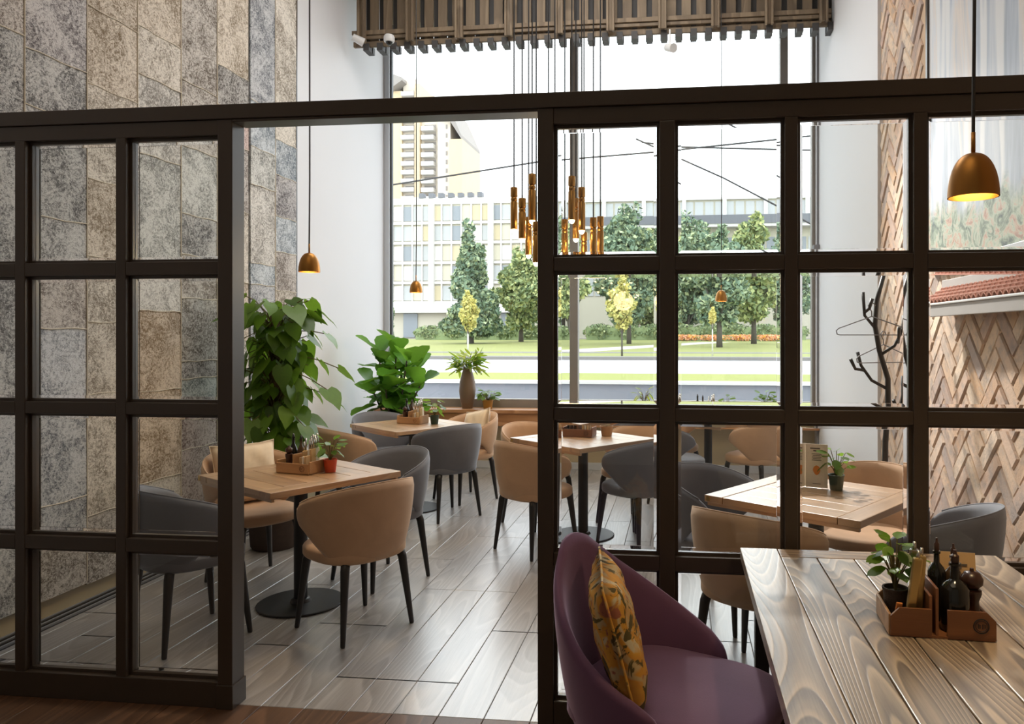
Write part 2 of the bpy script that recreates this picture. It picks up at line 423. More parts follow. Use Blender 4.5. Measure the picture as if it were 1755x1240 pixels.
struct(MB().bb(XL - .15, XR + .3, YN, YB + .2, ZC, ZC + .1).build('ceiling', M['ceiling']))
struct(MB().bb(XL - .12, XL, YN, YB + .2, -.1, ZC).build('wall_left', M['white']))
struct(MB().bb(XL - .12, XR + .3, YN - .1, YN, -.1, ZC).build('wall_front', M['ceiling']))
YBR = 5.92
struct(MB().bb(XR, XR + .2, YBR, YB + .2, -.1, ZC).build('wall_right', M['white']))
wb = MB(); wb.bb(XL, XR, YB, YB + .2, -.1, .66); wb.bb(XL, XR, YB, YB + .2, 5.2, ZC)
struct(wb.build('wall_back', [M['beige_wall']]))
struct(MB().bb(XL, XR, YB - .018, YB - .001, 0, .085).build('baseboard_back', M['light_frame'], bevel=.003))
struct(MB().bb(XL + .001, XL + .02, YP1, YB - .02, 0, .10).build('baseboard_left', M['beige_wall'], bevel=.003))

# floor heater trench along the rug wall
tr = thing('trench_heater', 'black slotted floor convector running along the foot of the rug wall', 'heater', (XL + .09, 5.0, 0))
MB().bb(-.06, .06, -1.95, 2.9, 0, .004).build('tray', M['black'], tr)
for i in range(5): MB().bb(-.055 + i * .024, -.043 + i * .024, -1.95, 2.9, .004, .014).build('bar', M['black'] if i % 2 else M['stone'], tr)

# ------------------------------------------------------------------ window
win = struct(bpy.data.objects.new('window_1', None)); C.objects.link(win); win.location = (0, YB + .02, 0)
win['label'] = 'tall window wall with slim metal mullions'
def wpart(nm, x0, x1, y0, y1, z0, z1, m): return MB().bb(x0, x1, y0, y1, z0, z1).build(nm, M[m], win, bevel=.006)
wpart('jamb', XL, -3.385, -.06, .06, .66, 5.2, 'light_frame')
wpart('mullion', -1.245, -1.15, -.08, .06, .70, 5.2, 'grey_frame')
wpart('mullion', 1.10, 1.185, -.08, .06, .70, 5.2, 'grey_frame')
wpart('jamb', 1.445, XR, -.06, .06, .66, 5.2, 'grey_frame')
wpart('bottom_rail', -3.385, 1.445, -.05, .06, .66, .80, 'grey_frame')
wpart('gasket', -3.385, -3.365, -.03, .03, .80, 5.2, 'black')
for x0, x1 in ((-3.365, -1.245), (-1.15, 1.10), (1.185, 1.445)):
    MB().bb(x0, x1, -.004, .004, .80, 5.2).build('pane', M['window_glass'], win)
hd = MB(); hd.tube([(1.15, -.078, 1.58), (1.15, -.11, 1.58), (1.14, -.12, 1.57), (1.13, -.12, 1.50)], .008, 8); hd.build('handle', M['black'], win, smooth=True)
sl = struct(bpy.data.objects.new('trim_3', None)); C.objects.link(sl); sl.location = (0, 0, 0); sl['label'] = 'oak window sill board'
MB().bb(XL + .002, XR - .002, 8.27, YB - .002, .665, .705).build('sill_board', M['sill'], sl, bevel=.005)
MB().bb(XL + .002, XR - .002, 8.30, 8.325, .52, .664).build('fascia_board', M['sill'], sl, bevel=.003)

# ------------------------------------------------------------------ glazed partition
part = thing('glazed_partition', 'dark brown framed glass partition with bevelled square panes and an open doorway', 'partition', (0, YP0, 0))
D = YP1 - YP0
def pp(nm, x0, x1, z0, z1, y0=0.0, y1=D, bev=.003): return MB().bb(x0, x1, y0, y1, z0, z1).build(nm, M['brown_frame'], part, bevel=bev)
ZT0, ZT1 = 2.437, 2.497
pp('header_beam', XL + .001, XR + .06, ZT0, ZT1, -.008, D + .02)
pp('doorway_lintel', -1.836, -.556, ZT0 - .012, ZT0, 0, D + .01)
LEFT = [(-3.298, -3.251), (-2.83, -2.783), (-2.361, -2.316)]
RIGHT = [(-.078, -.018), (.396, .445), (.866, .916), (1.335, 1.385)]
pp('post', -1.90, -1.836, 0, ZT0); pp('post_plinth', -1.905, -1.831, 0, .10, -.006, D + .006)
pp('post', -.556, -.493, 0, ZT0); pp('post', XL + .001, XL + .03, 0, ZT0); pp('post', XR + .02, XR + .06, 0, ZT0)
for a, b in LEFT + RIGHT: pp('mullion', a, b, .108, ZT0 - .062, .004)
ROWS = [(.633, .691), (1.211, 1.262), (1.796, 1.852)]
def rails(x0, x1):
    pp('top_rail', x0, x1, 2.374, ZT0, .003); pp('bottom_rail', x0, x1, 0, .108, .003)
def pane(x0, x1, z0, z1):
    bw, e, th, dz = .022, .004, .006, .0032
    cx, cz = (x0 + x1) / 2, (z0 + z1) / 2; hx, hz = (x1 - x0) / 2, (z1 - z0) / 2; ix, iz = hx - bw, hz - bw
    vv = [(-hx, dz, -hz), (hx, dz, -hz), (hx, dz, hz), (-hx, dz, hz), (-ix, 0, -iz), (ix, 0, -iz), (ix, 0, iz), (-ix, 0, iz),
          (-hx, th, -hz), (hx, th, -hz), (hx, th, hz), (-hx, th, hz), (-ix, th, -iz), (ix, th, -iz), (ix, th, iz), (-ix, th, iz)]
    b = MB()
    b.add(vv, [(4, 5, 6, 7), (15, 14, 13, 12)], 0)
    ff = []
    for i in range(4):
        j = (i + 1) % 4
        ff += [(i, j, 4 + j, 4 + i), (8 + j, 8 + i, 12 + i, 12 + j), (j, i, 8 + i, 8 + j)]
    b.f += ff; b.m += [1] * len(ff)
    b.build('pane', [M['glass'], M['bevel']], part, (cx, .052, cz))
def section(edges):
    rails(edges[0], edges[-1])
    for (x0, x1) in zip(edges[0::2], edges[1::2]):
        zs = [.108] + [v for r in ROWS for v in r] + [2.374]
        for r0, r1 in ROWS: pp('rail', x0, x1, r0, r1, .005)
        for z0, z1 in zip(zs[0::2], zs[1::2]):
            # glazing beads
            g = MB(); bd = .012
            for zz in ((z0, z0 + bd), (z1 - bd, z1)): g.bb(x0, x1, .03, .05, *zz)
            for xx in ((x0, x0 + bd), (x1 - bd, x1)): g.bb(*xx, .03, .05, z0 + bd, z1 - bd)
            g.build('glazing_bead', M['brown_frame'], part)
            pane(x0 + .002, x1 - .002, z0 + .002, z1 - .002)
section([XL + .03] + [v for q in LEFT for v in q] + [-1.90])
section([-.493] + [v for q in RIGHT for v in q] + [XR + .02])

# ------------------------------------------------------------------ rug wall
rugs = thing('patchwork_rug_hanging', 'patchwork wall hanging of faded vintage rugs covering the left wall', 'rug', (XL + .045, 0, 0))
RC = dict(br=(150, 132, 118), mv=(142, 134, 138), dg=(112, 112, 112), tn=(186, 160, 122), bg=(196, 180, 156), gb=(146, 130, 112), rd=(168, 104, 84),
          sl=(122, 130, 144), bl=(150, 168, 184), lb=(168, 176, 190), ww=(198, 192, 182), oc=(196, 158, 104), ol=(110, 94, 68), dk=(92, 80, 70), pg=(176, 178, 172),
          rb=(124, 74, 50), te=(120, 142, 138), gy=(134, 134, 134), dv=(120, 112, 118))
# columns: y0, y1, [(z top, colour) from the foot up]
COLS = [
 (2.98, 3.59, [(.55, 'gy'), (1.15, 'sl'), (1.9, 'gy'), (2.6, 'dg'), (3.1, 'dg'), (3.9, 'br'), (5.3, 'br')]),
 (3.59, 4.01, [(.42, 'gb'), (.62, 'sl'), (1.18, 'sl'), (1.58, 'lb'), (1.92, 'br'), (2.18, 'gy'), (2.75, 'dg'), (3.05, 'gy'), (3.55, 'mv'), (5.3, 'br')]),
 (4.01, 4.42, [(.5, 'gb'), (1.2, 'bg'), (1.62, 'bg'), (2.0, 'bg'), (2.45, 'tn'), (3.0, 'bg'), (3.45, 'tn'), (5.3, 'tn')]),
 (4.42, 4.84, [(.6, 'bg'), (1.18, 'oc'), (1.70, 'oc'), (2.02, 'ww'), (2.7, 'pg'), (3.2, 'ww'), (3.5, 'bg'), (5.3, 'tn')]),
 (4.84, 5.25, [(.75, 'rb'), (1.05, 'rb'), (1.24, 'te'), (1.36, 'dk'), (1.80, 'ol'), (2.1, 'gb'), (2.38, 'dg'), (2.85, 'pg'), (3.3, 'gb'), (5.3, 'gb')]),
 (5.25, 5.66, [(.9, 'bg'), (1.5, 'gb'), (1.95, 'tn'), (2.5, 'bg'), (3.0, 'br'), (3.25, 'rd'), (3.55, 'dk'), (5.3, 'tn')]),
 (5.69, 6.06, [(1.1, 'sl'), (1.95, 'sl'), (2.12, 'bl'), (2.75, 'ww'), (3.05, 'pg'), (3.42, 'bl'), (5.3, 'sl')]),
 (6.06, 6.41, [(1.2, 'bg'), (1.92, 'bg'), (2.25, 'br'), (2.55, 'bl'), (2.9, 'dv'), (3.2, 'bl'), (5.3, 'bg')]),
]
rr = random.Random(5)
for (y0, y1, L) in COLS:
    z = .11 + rr.uniform(-.01, .015)
    for zt, cn in L:
        g = .0004; b = MB(); ny, nz = 6, max(2, int((zt - z) / .15))
        bow = rr.uniform(.001, .004); ph = rr.uniform(0, 6)
        vv = []; ff = []
        for sd in (0, 1):
            for i in range(nz + 1):
                for j in range(ny + 1):
                    yy = y0 + g + (y1 - y0 - 2 * g) * j / ny; zz = z + g + (zt - z - 2 * g) * i / nz
                    ed = min(j, ny - j) / ny * 2
                    xx = (.010 + bow * math.sin(zz * 2.3 + ph) * .6 + .002 * min(1, ed * 1.8)) if sd else -.004
                    vv.append((xx, yy, zz))
        n = (nz + 1) * (ny + 1)
        for i in range(nz):
            for j in range(ny):
                a = i * (ny + 1) + j; ff.append((a, a + ny + 1, a + ny + 2, a + 1)); ff.append((n + a, n + a + 1, n + a + ny + 2, n + a + ny + 1))
        def side(idx):
            for p, q in zip(idx, idx[1:]): ff.append((p, q, n + q, n + p))
        side(list(range(ny + 1))); side([i * (ny + 1) + ny for i in range(nz + 1)])
        side([nz * (ny + 1) + j for j in range(ny, -1, -1)]); side([i * (ny + 1) for i in range(nz, -1, -1)])
        o = b.add(vv, ff).build('rug_patch', M['rug'], rugs, smooth=False)
        o.color = (*srgb(*RC[cn]), 1)
        if zt < 5: MB().tube([(.0135, y0 + (y1 - y0) * q / 5, zt + .004 * math.sin(q * 1.9 + ph)) for q in range(6)], .0032, 5).build('seam', M['rug_seam'], rugs)
        z = zt
# pale stitched seams between the columns
for y in (3.59, 4.01, 4.42, 4.84, 5.25, 6.06):
    MB().tube([(.012, y, .13 + .43 * i) for i in range(13)], .004, 5).build('seam', M['rug_seam'], rugs)
MB().bb(-.02, .012, 6.412, 6.43, .1, 5.3).build('edge_batten', M['brown_frame'], rugs)

# ------------------------------------------------------------------ right side: brick, mural, little tiled roof
XB = 1.506
bw = struct(MB().bb(XB, XB + .15, YN, YBR - .001, -.1, ZC).build('wall_right_brick', M['mortar']))
bw['label'] = 'herringbone brick wall'
L_, W_ = .27, .09
def brick_mesh(k):
    r = random.Random(k); g = .003; hx, hy = L_ / 2 - g, W_ / 2 - g; c = .008; d = .008 + r.uniform(-.004, .006)
    j = lambda: r.uniform(-.003, .003)
    v = [(-hx, -hy, -.012), (hx, -hy, -.012), (hx, hy, -.012), (-hx, hy, -.012)]
    v += [(-hx + j(), -hy + j(), d - c), (hx + j(), -hy + j(), d - c), (hx + j(), hy + j(), d - c), (-hx + j(), hy + j(), d - c)]
    v += [(-hx + c, -hy + c, d + j()), (hx - c, -hy + c, d + j()), (hx - c, hy - c, d + j()), (-hx + c, hy - c, d + j())]
    return v, [(0, 1, 5, 4), (1, 2, 6, 5), (2, 3, 7, 6), (3, 0, 4, 7), (4, 5, 9, 8), (5, 6, 10, 9), (6, 7, 11, 10), (7, 4, 8, 11), (8, 9, 10, 11)]
bms = []
for k in range(6):
    v, f = brick_mesh(k); bms.append(MB().add(v, f).mesh('brick', M['brick']))
places = []
nL = 3; ctr = Vector((4.4, 2.2)); c45 = math.sqrt(.5)
for k in range(-90, 91):
    for rep in range(-14, 15):
        for typ in (0, 1):
            if typ == 0: px, py, ang = k + nL / 2 + rep * 2 * nL, k + .5, 0
            else: px, py, ang = k + nL + .5 + rep * 2 * nL, k - nL / 2 + 1, PI / 2
            px *= W_; py *= W_
            y = ctr.x + (px - py) * c45; z = ctr.y + (px + py) * c45
            if not (3.07 < y < YBR - .1 and .04 < z < 5.5): continue
            if z > 2.0 and y < 4.86: continue
            places.append((y, z, ang + PI / 4))
def vis(p):
    # apparent size seen from the standing point
    return -1.0 / (p[0] ** 2) if (p[1] > .75 and p[0] > 3.15 and not (p[1] > 1.72 and p[0] < 4.86)) else 1
places.sort(key=vis)
rest = MB(); rk = random.Random(9)
for i, (y, z, a) in enumerate(places):
    rot = Matrix.Rotation(-PI / 2, 3, 'Y')   # local z -> -x
    m = Matrix(((0, 0, -1), (1, 0, 0), (0, 1, 0))) @ Matrix.Rotation(a, 3, 'Z')
    # local x -> y, local y -> z, local z -> -x  (mirrored handedness corrected below)
    if i < 300:
        o = put('brick', bms[i % 6], bw); mm = Matrix(((0, 0, -1), (-1, 0, 0), (0, 1, 0))) @ Matrix.Rotation(PI - a, 3, 'Z')
        o.matrix_local = Matrix.Translation((XB, y, z)) @ mm.to_4x4()
    else:
        v, f = brick_mesh(i % 6); mm = Matrix(((0, 0, -1), (-1, 0, 0), (0, 1, 0))) @ Matrix.Rotation(PI - a, 3, 'Z')
        rest.add([tuple(mm @ Vector(q) + Vector((XB, y, z))) for q in v], f)
o = rest.build('bricks', M['brick'], bw); o['kind'] = 'stuff'
struct(MB().bb(XB - .02, XB + .01, 4.74, 4.80, 2.0, ZC - .01).build('trim_4', M['light_frame'], bevel=.003))

mu = thing('mural_panel', 'large pale blue grey mural with dripping streaks and painted plants above the little roof', 'painting', (XB - .035, 3.0, 1.95))
MB().bb(0, .03, 0, 1.70, 0, 3.4).build('canvas', M['mural'], mu)
MB().bb(-.012, .03, 1.70, 1.735, -.02, 3.4).build('side_frame', M['brown_frame'], mu, bevel=.003)
MB().bb(-.012, .03, 0, 1.70, -.045, 0).build('bottom_frame', M['light_frame'], mu, bevel=.003)

rf = thing('tiled_roof_canopy', 'small red tiled canopy roof with grey gutter board on the brick wall', 'roof', (XB, 3.05, 0))
LR = 1.42
def slope(t): return (-.012 - .125 * t, 1.80 - .085 * t)
pts = MB()
pts.add([(*(slope(0)[0], 0, slope(0)[1] - .02),), (slope(1)[0], 0, slope(1)[1] - .02), (slope(1)[0], LR, slope(1)[1] - .02), (slope(0)[0], LR, slope(0)[1] - .02),
         (slope(0)[0], 0, slope(0)[1] - .05), (slope(1)[0], 0, slope(1)[1] - .05), (slope(1)[0], LR, slope(1)[1] - .05), (slope(0)[0], LR, slope(0)[1] - .05)],
        [(0, 1, 2, 3), (7, 6, 5, 4), (0, 4, 5, 1), (1, 5, 6, 2), (2, 6, 7, 3), (3, 7, 4, 0)]).build('deck', M['gutter'], rf)
NT_ = 24
for row in range(4):
    b = MB(); t0, t1 = row / 4 - .02, (row + 1) / 4 + .03
    (xa, za), (xb, zb) = slope(t0), slope(t1)
    seg = 6; vv = []; ff = []
    for i in range(NT_ * seg + 1):
        y = LR * i / (NT_ * seg); h = .024 * abs(math.sin(PI * i / seg)) + .002
        vv += [(xa, y, za - .018 + h), (xb, y, zb - .004 + h)]
    for i in range(NT_ * seg): ff.append((2 * i, 2 * i + 1, 2 * i + 3, 2 * i + 2))
    o = b.add(vv, ff).build('tile_row', M['tile'], rf); sm = o.modifiers.new('thick', 'SOLIDIFY'); sm.thickness = .01
MB().box((-.15, LR / 2, 1.672), (.02, LR + .02, .06)).build('gutter_board', M['gutter'], rf, bevel=.003)
MB().box((-.155, LR / 2, 1.708), (.03, LR + .02, .012)).build('gutter_lip', M['white_plastic'], rf, bevel=.003)
MB().bb(-.04, -.001, 0, LR, 1.80, 1.85).build('flashing', M['gutter'], rf, bevel=.003)

# ------------------------------------------------------------------ slatted wood screen under the ceiling
sc = thing('slatted_wood_screen', 'suspended screen of vertical wooden slats with notched lower edge above the window', 'screen', (0, 7.6, 0))
X0s, X1s = XL + .06, XR - .02
n = 33; pitch = (X1s - X0s) / n
mA = MB().box((0, .02, 5.04), (pitch * .62, .022, .92)).mesh('slat', M['slat'])
mB = MB().box((0, .075, 5.0), (pitch * .5, .02, 1.0)).mesh('slat', M['slat_dark'])
mT = MB().box((0, .05, 4.535), (pitch * .42, .16, .075)).mesh('tooth', M['slat_dark'])
for i in range(n):
    xx = X0s + (i + .5) * pitch
    put('slat', mA, sc, (xx, 0, 0))
    put('back_slat', mB, sc, (xx + pitch / 2, 0, 0))
    put('tooth', mT, sc, (xx + pitch / 2, 0, 0))
MB().bb(X0s, X1s, -.05, -.008, 4.655, 4.70).build('rail', M['slat'], sc, bevel=.004)
MB().bb(X0s, X1s, -.035, -.008, 4.615, 4.65).build('rail', M['slat'], sc, bevel=.004)
MB().bb(X0s, X1s, -.008, .03, 4.545, 4.60).build('skirt_board', M['slat'], sc, bevel=.003)
for i in range(10):
    xx = X0s + .12 + i * (X1s - X0s - .2) / 9
    MB().bb(xx - .04, xx - .018, -.10, -.051, 4.56, 5.58).bb(xx + .018, xx + .04, -.10, -.051, 4.56, 5.58).bb(xx - .018, xx + .018, -.075, -.051, 4.57, 5.58).build('hanger_channel', M['slat'], sc, bevel=.003)
def dome(px, py, label, r=.055):
    p = onY(px, py, 7.42); o = thing('dome_camera', label, 'camera', (p.x, p.y, p.z))
    b = MB(); b.lathe([(r * .9, .0), (r, .015), (r, .05), (r * .8, .07)], 20); b.build('housing', M['white_plastic'], o, smooth=True, angle=.6)
    b = MB(); b.lathe([(r * .62 * math.cos(a), -r * .62 * math.sin(a)) for a in [i * PI / 2 / 7 for i in range(8)]], 16); b.build('lens_dome', M['dark_glass'], o, smooth=True)
    MB().bb(-.012, .012, .0, .12, .068, .085).build('bracket', M['white_plastic'], o)
dome(667, 72, 'white dome camera on the slatted screen, left of the window')
def spot(px, py, label, ang, back=.15, aim=None):
    p = onY(px, py, 7.42); o = thing('spot_lamp', label, 'lamp', (p.x, p.y, p.z))
    b = MB(); b.tube([(-.05, 0, .02), (.06, 0, -.02)], [.035, .045], 14); b.build('head', M['white_plastic'], o, (0, 0, 0), (0, 0, ang), smooth=True, angle=.6)
    if aim:
        l = bpy.data.lights.new('spot_lamp_light', 'SPOT'); l.energy = 1250; l.color = (1, .94, .87); l.spot_size = R(38); l.spot_blend = 1.0; l.shadow_soft_size = .10
        lo = bpy.data.objects.new('spot_lamp_light', l); C.objects.link(lo); lo.parent = o; d_ = Vector(aim) - p
        lo.location = d_.normalized() * .09; lo.rotation_euler = d_.to_track_quat('-Z', 'Y').to_euler()
    MB().tube([(0, 0, .03), (0, .03, 4.52 - p.z), (0, back, 4.53 - p.z if p.z < 4.5 else .03)], .008, 8).build('arm', M['white_plastic'], o)
spot(613, 68, 'white spot lamp at the left end of the slatted screen', .6, .04)
spot(1148, 82, 'white spot lamp hanging under the middle of the slatted screen', -.9, .15, (1.5, 3.6, .95))

# ------------------------------------------------------------------ chairs
def shell_mesh(name, mat, hb=.80, ha=.66, r0=.235, r1=.295, phm=R(112), cut0=R(48), zb0=.40, zb1=.575, th=.036, nu=48, nv=10, rear=1.0, peak=2.0):
    """barrel back wrapping round the seat: chair faces +x, the back is at -x"""
    def prof(u):
        e = abs(u); ph = e * phm
        zt = ha + (hb - ha) * ((1 - e ** peak) if peak > 1 else (1 - e) ** (1 / peak) if e > .12 else (.88 ** (1 / peak)) * (1 + (1 - (e / .12) ** 2) * .06))
        k = min(1, max(0, (ph - cut0) / (phm - cut0))); k = k * k * (3 - 2 * k)
        zb = zb0 + (zb1 - zb0) * k
        e2 = max(0, (e - .86) / .14); sq = math.sqrt(max(0.0, 1 - e2 * e2))
        mid = (zt + zb) / 2 - .01 * e2; half = (zt - zb) / 2 * (.12 + .88 * sq)
        return mid - half, mid + half
    vv = []; ff = []
    for lay in (0, 1):
        for i in range(nu + 1):
            u = -1 + 2 * i / nu; ph = u * phm; z0, z1 = prof(u)
            for j in range(nv + 1):
                t = j / nv; z = z0 + (z1 - z0) * t
                g = max(0, min(1, (z - .38) / (hb - .38)))
                r = r0 + (r1 - r0) * (g ** 1.3) + .012 * math.sin(g * PI)
                bul = math.sin(min(1, max(0, t)) * PI) ** .35 if 0 < t < 1 else 0
                eb = min(1, (1 - abs(u)) / .06)
                off = th / 2 * (.25 + .75 * bul * max(.2, eb))
                rr_ = r + (off if lay == 0 else -off)
                vv.append((-rr_ * math.cos(ph) * rear, rr_ * 1.03 * math.sin(ph), z))
    n = (nu + 1) * (nv + 1)
    for i in range(nu):
        for j in range(nv):
            a = i * (nv + 1) + j; b = a + nv + 1
            ff.append((a, a + 1, b + 1, b)); ff.append((n + a, n + b, n + b + 1, n + a + 1))
    loop = [i * (nv + 1) for i in range(nu + 1)] + [nu * (nv + 1) + j for j in range(1, nv + 1)] + [i * (nv + 1) + nv for i in range(nu - 1, -1, -1)] + [j for j in range(nv - 1, 0, -1)]
    for p, q in zip(loop, loop[1:] + loop[:1]): ff.append((p, q, n + q, n + p))
    return MB().add(vv, ff).mesh(name, mat, True)
def puck_mesh(name, mat, hx, hy, z0, z1, rnd=.03, n=40, ex=2.6, cx=0, dome=.012):
    def ring(k, z):
        out = []
        for j in range(n):
            t = 2 * PI * j / n; c, s = math.cos(t), math.sin(t)
            out.append((cx + hx * k * math.copysign(abs(c) ** (2 / ex), c), hy * k * math.copysign(abs(s) ** (2 / ex), s), z))
        return out
    lv = [(.55, z0), (1 - rnd / hx * 1.2, z0)]
    for i in range(1, 6):
        a = i / 6 * PI / 2; lv.append((1 - rnd / hx * 1.2 * (1 - math.sin(a)), z0 + rnd * (1 - math.cos(a))))
    for i in range(1, 7):
        a = i / 6 * PI / 2; lv.append((1 - rnd / hx * 1.2 * (1 - math.cos(a)), z1 - dome - rnd * (1 - math.sin(a))))
    lv += [(.72, z1 - dome * .45), (.4, z1 - dome * .1), (.12, z1)]
    b = MB(); vv = []; ff = []
    for k, z in lv: vv += ring(k, z)
    for i in range(len(lv) - 1):
        for j in range(n):
            q = (j + 1) % n; ff.append((i * n + j, i * n + q, (i + 1) * n + q, (i + 1) * n + j))
    ff += [tuple(range(n))[::-1], tuple(range((len(lv) - 1) * n, len(lv) * n))]
    return b.add(vv, ff).mesh(name, mat, True)
def leg_mesh(dx, dy, top=.40, name='leg'):
    return MB().tube([(dx * .165, dy * .165, top), (dx * .175, dy * .175, top - .04), (dx * .21, dy * .21, .006), (dx * .21, dy * .21, 0)], [.023, .023, .0125, .011], 10).mesh(name, M['leg'], True)
LEGS = [leg_mesh(a, b) for a in (-1, 1) for b in (-1, 1)]
KIND = {}
for nm in ('tan', 'grey'):
    KIND[nm] = (shell_mesh('backrest', M[nm]), puck_mesh('seat', M[nm], .245, .245, .385, .475))
# piping along the top rim
def rim_mesh(mat, hb=.80, ha=.66, r1=.297, phm=R(112)):
    pts = []
    for i in range(41):
        u = (-1 + 2 * i / 40) * .88; z = ha + (hb - ha) * (1 - u * u); g = (z - .38) / (hb - .38); r = .235 + .06 * g ** 1.3 + .014 * math.sin(g * PI)
        pts.append((-r * math.cos(u * phm), r * 1.03 * math.sin(u * phm), z + .001))
    return MB().tube(pts, .0045, 6).mesh('piping', mat, True)
RIM = {k: rim_mesh(M[k]) for k in KIND}
FRAME_M = MB().lathe([(.17, .375), (.19, .38), (.19, .392), (.17, .395)], 24).mesh('seat_frame', M['leg'], True)
def chair(kind, x, y, face, label, group='upholstered dining chairs'):
    t = thing('dining_chair', label, 'chair', (x, y, 0), R(face), group)
    b = put('backrest', KIND[kind][0], t); put('piping', RIM[kind], b)
    put('seat', KIND[kind][1], t); put('seat_frame', FRAME_M, t)
    for m in LEGS: put('leg', m, t)
    return t

# ------------------------------------------------------------------ square tables
TS = .80
def square_table(x, y, yaw, label, group='square oak dining tables'):
    t = thing('dining_table', label, 'table', (x, y, 0), R(yaw), group)
    h = TS / 2; eb = .105; top, th = .75, .034
    for s in (-1, 1):
        MB().bb(s * (h - eb / 2) - eb / 2 + .001, s * (h - eb / 2) + eb / 2 - .001, -h, h, top - th, top).build('end_board', M['top_end'], t, bevel=.003)
    np_ = 6; pw = TS / np_
    for i in range(np_):
        MB().bb(-h + eb + .0015, h - eb - .0015, -h + i * pw + .0016, -h + (i + 1) * pw - .0016, top - th, top - .001).build('plank', M['top'], t, bevel=.003)
    MB().bb(-h + .10, h - .10, -h + .10, h - .10, top - th - .022, top - th).build('underframe', M['black'], t)
    for s in (-1, 1): MB().bb(-h + .012, h - .012, s * (h - .02) - .008, s * (h - .02) + .008, top - th - .018, top - th).build('edge_batten', M['top'], t)
    MB().bb(-h - .002, -h + .001, -h + .012, -h + .034, top - .028, top - .006).build('number_plate', M['gold_foil'], t)
    MB().bb(-h + .012, -h + .034, -h - .002, -h + .001, top - .028, top - .006).build('number_plate', M['gold_foil'], t)
    MB().tube([(0, 0, .012), (0, 0, top - th - .02)], .038, 18).build('column', M['black'], t, smooth=True, angle=.6)
    b = MB(); b.lathe([(.235, 0), (.24, .004), (.24, .008), (.235, .011), (.06, .014), (.05, .03), (.038, .035)], 40); b.build('base_disc', M['black'], t, smooth=True, angle=.5)
    return t

T1 = (-2.17, 4.15, -32); T2 = (-2.36, 6.53, -39); T4 = (-.74, 5.80, -40); T5 = (.68, 3.91, -36); T6 = (.27, 7.34, -36)
square_table(*T1, 'square oak table just inside the doorway, with the red-potted plant on it')
square_table(*T2, 'square oak table in the far left corner beside the fiddle-leaf fig')
square_table(*T4, 'square oak table under the brass tube pendants')
square_table(*T5, 'square oak table beside the brick wall with the standing menu card')
square_table(*T6, 'square oak table farthest back, against the window on the right')

def at(T, ang, d):
    a = R(T[2] + ang); return T[0] + d * math.cos(a), T[1] + d * math.sin(a)
def seat_at(T, ang, d, kind, label, turn=0, shift=None):
    x, y = shift if shift else at(T, ang, d)
    return chair(kind, x, y, T[2] + ang + 180 + turn, label)
seat_at(T1, 0, .53, 'tan', 'tan velvet barrel chair nearest the doorway, its back to the camera', shift=(-1.72, 3.87))
seat_at(T1, 90, .56, 'grey', 'grey velvet barrel chair on the window side of the doorway table', shift=(-1.89, 4.64))
C3 = seat_at(T1, 180, .56, 'tan', 'tan velvet barrel chair by the rug wall holding a cream cushion', shift=(-2.65, 4.50))
seat_at(T1, 270, .6, 'grey', 'grey velvet barrel chair seen through the left-hand glass panes', shift=(-2.51, 3.65))
seat_at(T2, 0, .45, 'grey', 'grey velvet barrel chair in front of the fiddle-leaf fig table, back to the camera', shift=(-1.99, 6.30))
C2b = seat_at(T2, 90, .56, 'tan', 'tan velvet barrel chair below the window sill holding a beige cushion')
seat_at(T2, 180, .48, 'grey', 'grey velvet barrel chair in the corner under the fiddle-leaf fig')
seat_at(T2, 270, .56, 'tan', 'tan velvet barrel chair between the doorway table and the fig table', shift=(-2.72, 6.02))
seat_at(T4, 0, .5, 'grey', 'grey velvet barrel chair framed by the pane right of the doorway post', shift=(-.31, 5.60))
seat_at(T4, 90, .56, 'tan', 'tan velvet barrel chair on the window side of the table under the brass pendants')
seat_at(T4, 180, .54, 'tan', 'tan velvet barrel chair on the far left side of the table under the brass pendants')
seat_at(T4, 270, .54, 'tan', 'tan velvet barrel chair half hidden by the right doorway post', shift=(-1.03, 5.39))
seat_at(T5, 0, .55, 'grey', 'grey velvet barrel chair in front of the brick wall')
seat_at(T5, 90, .56, 'tan', 'tan velvet barrel chair between the menu card table and the coat stand')
seat_at(T5, 180, .55, 'grey', 'grey velvet barrel chair on the left of the menu card table')
seat_at(T5, 270, .55, 'tan', 'tan velvet barrel chair just behind the foreground table, through the glass')
seat_at(T6, 0, .5, 'tan', 'tan velvet barrel chair at the far window table, back to the camera')
seat_at(T6, 180, .46, 'tan', 'tan velvet barrel chair at the far window table holding a small floral cushion', shift=(-.08, 7.60))
chair('grey', -.03, 6.80, 15, 'grey velvet barrel chair on the near left of the far window table')

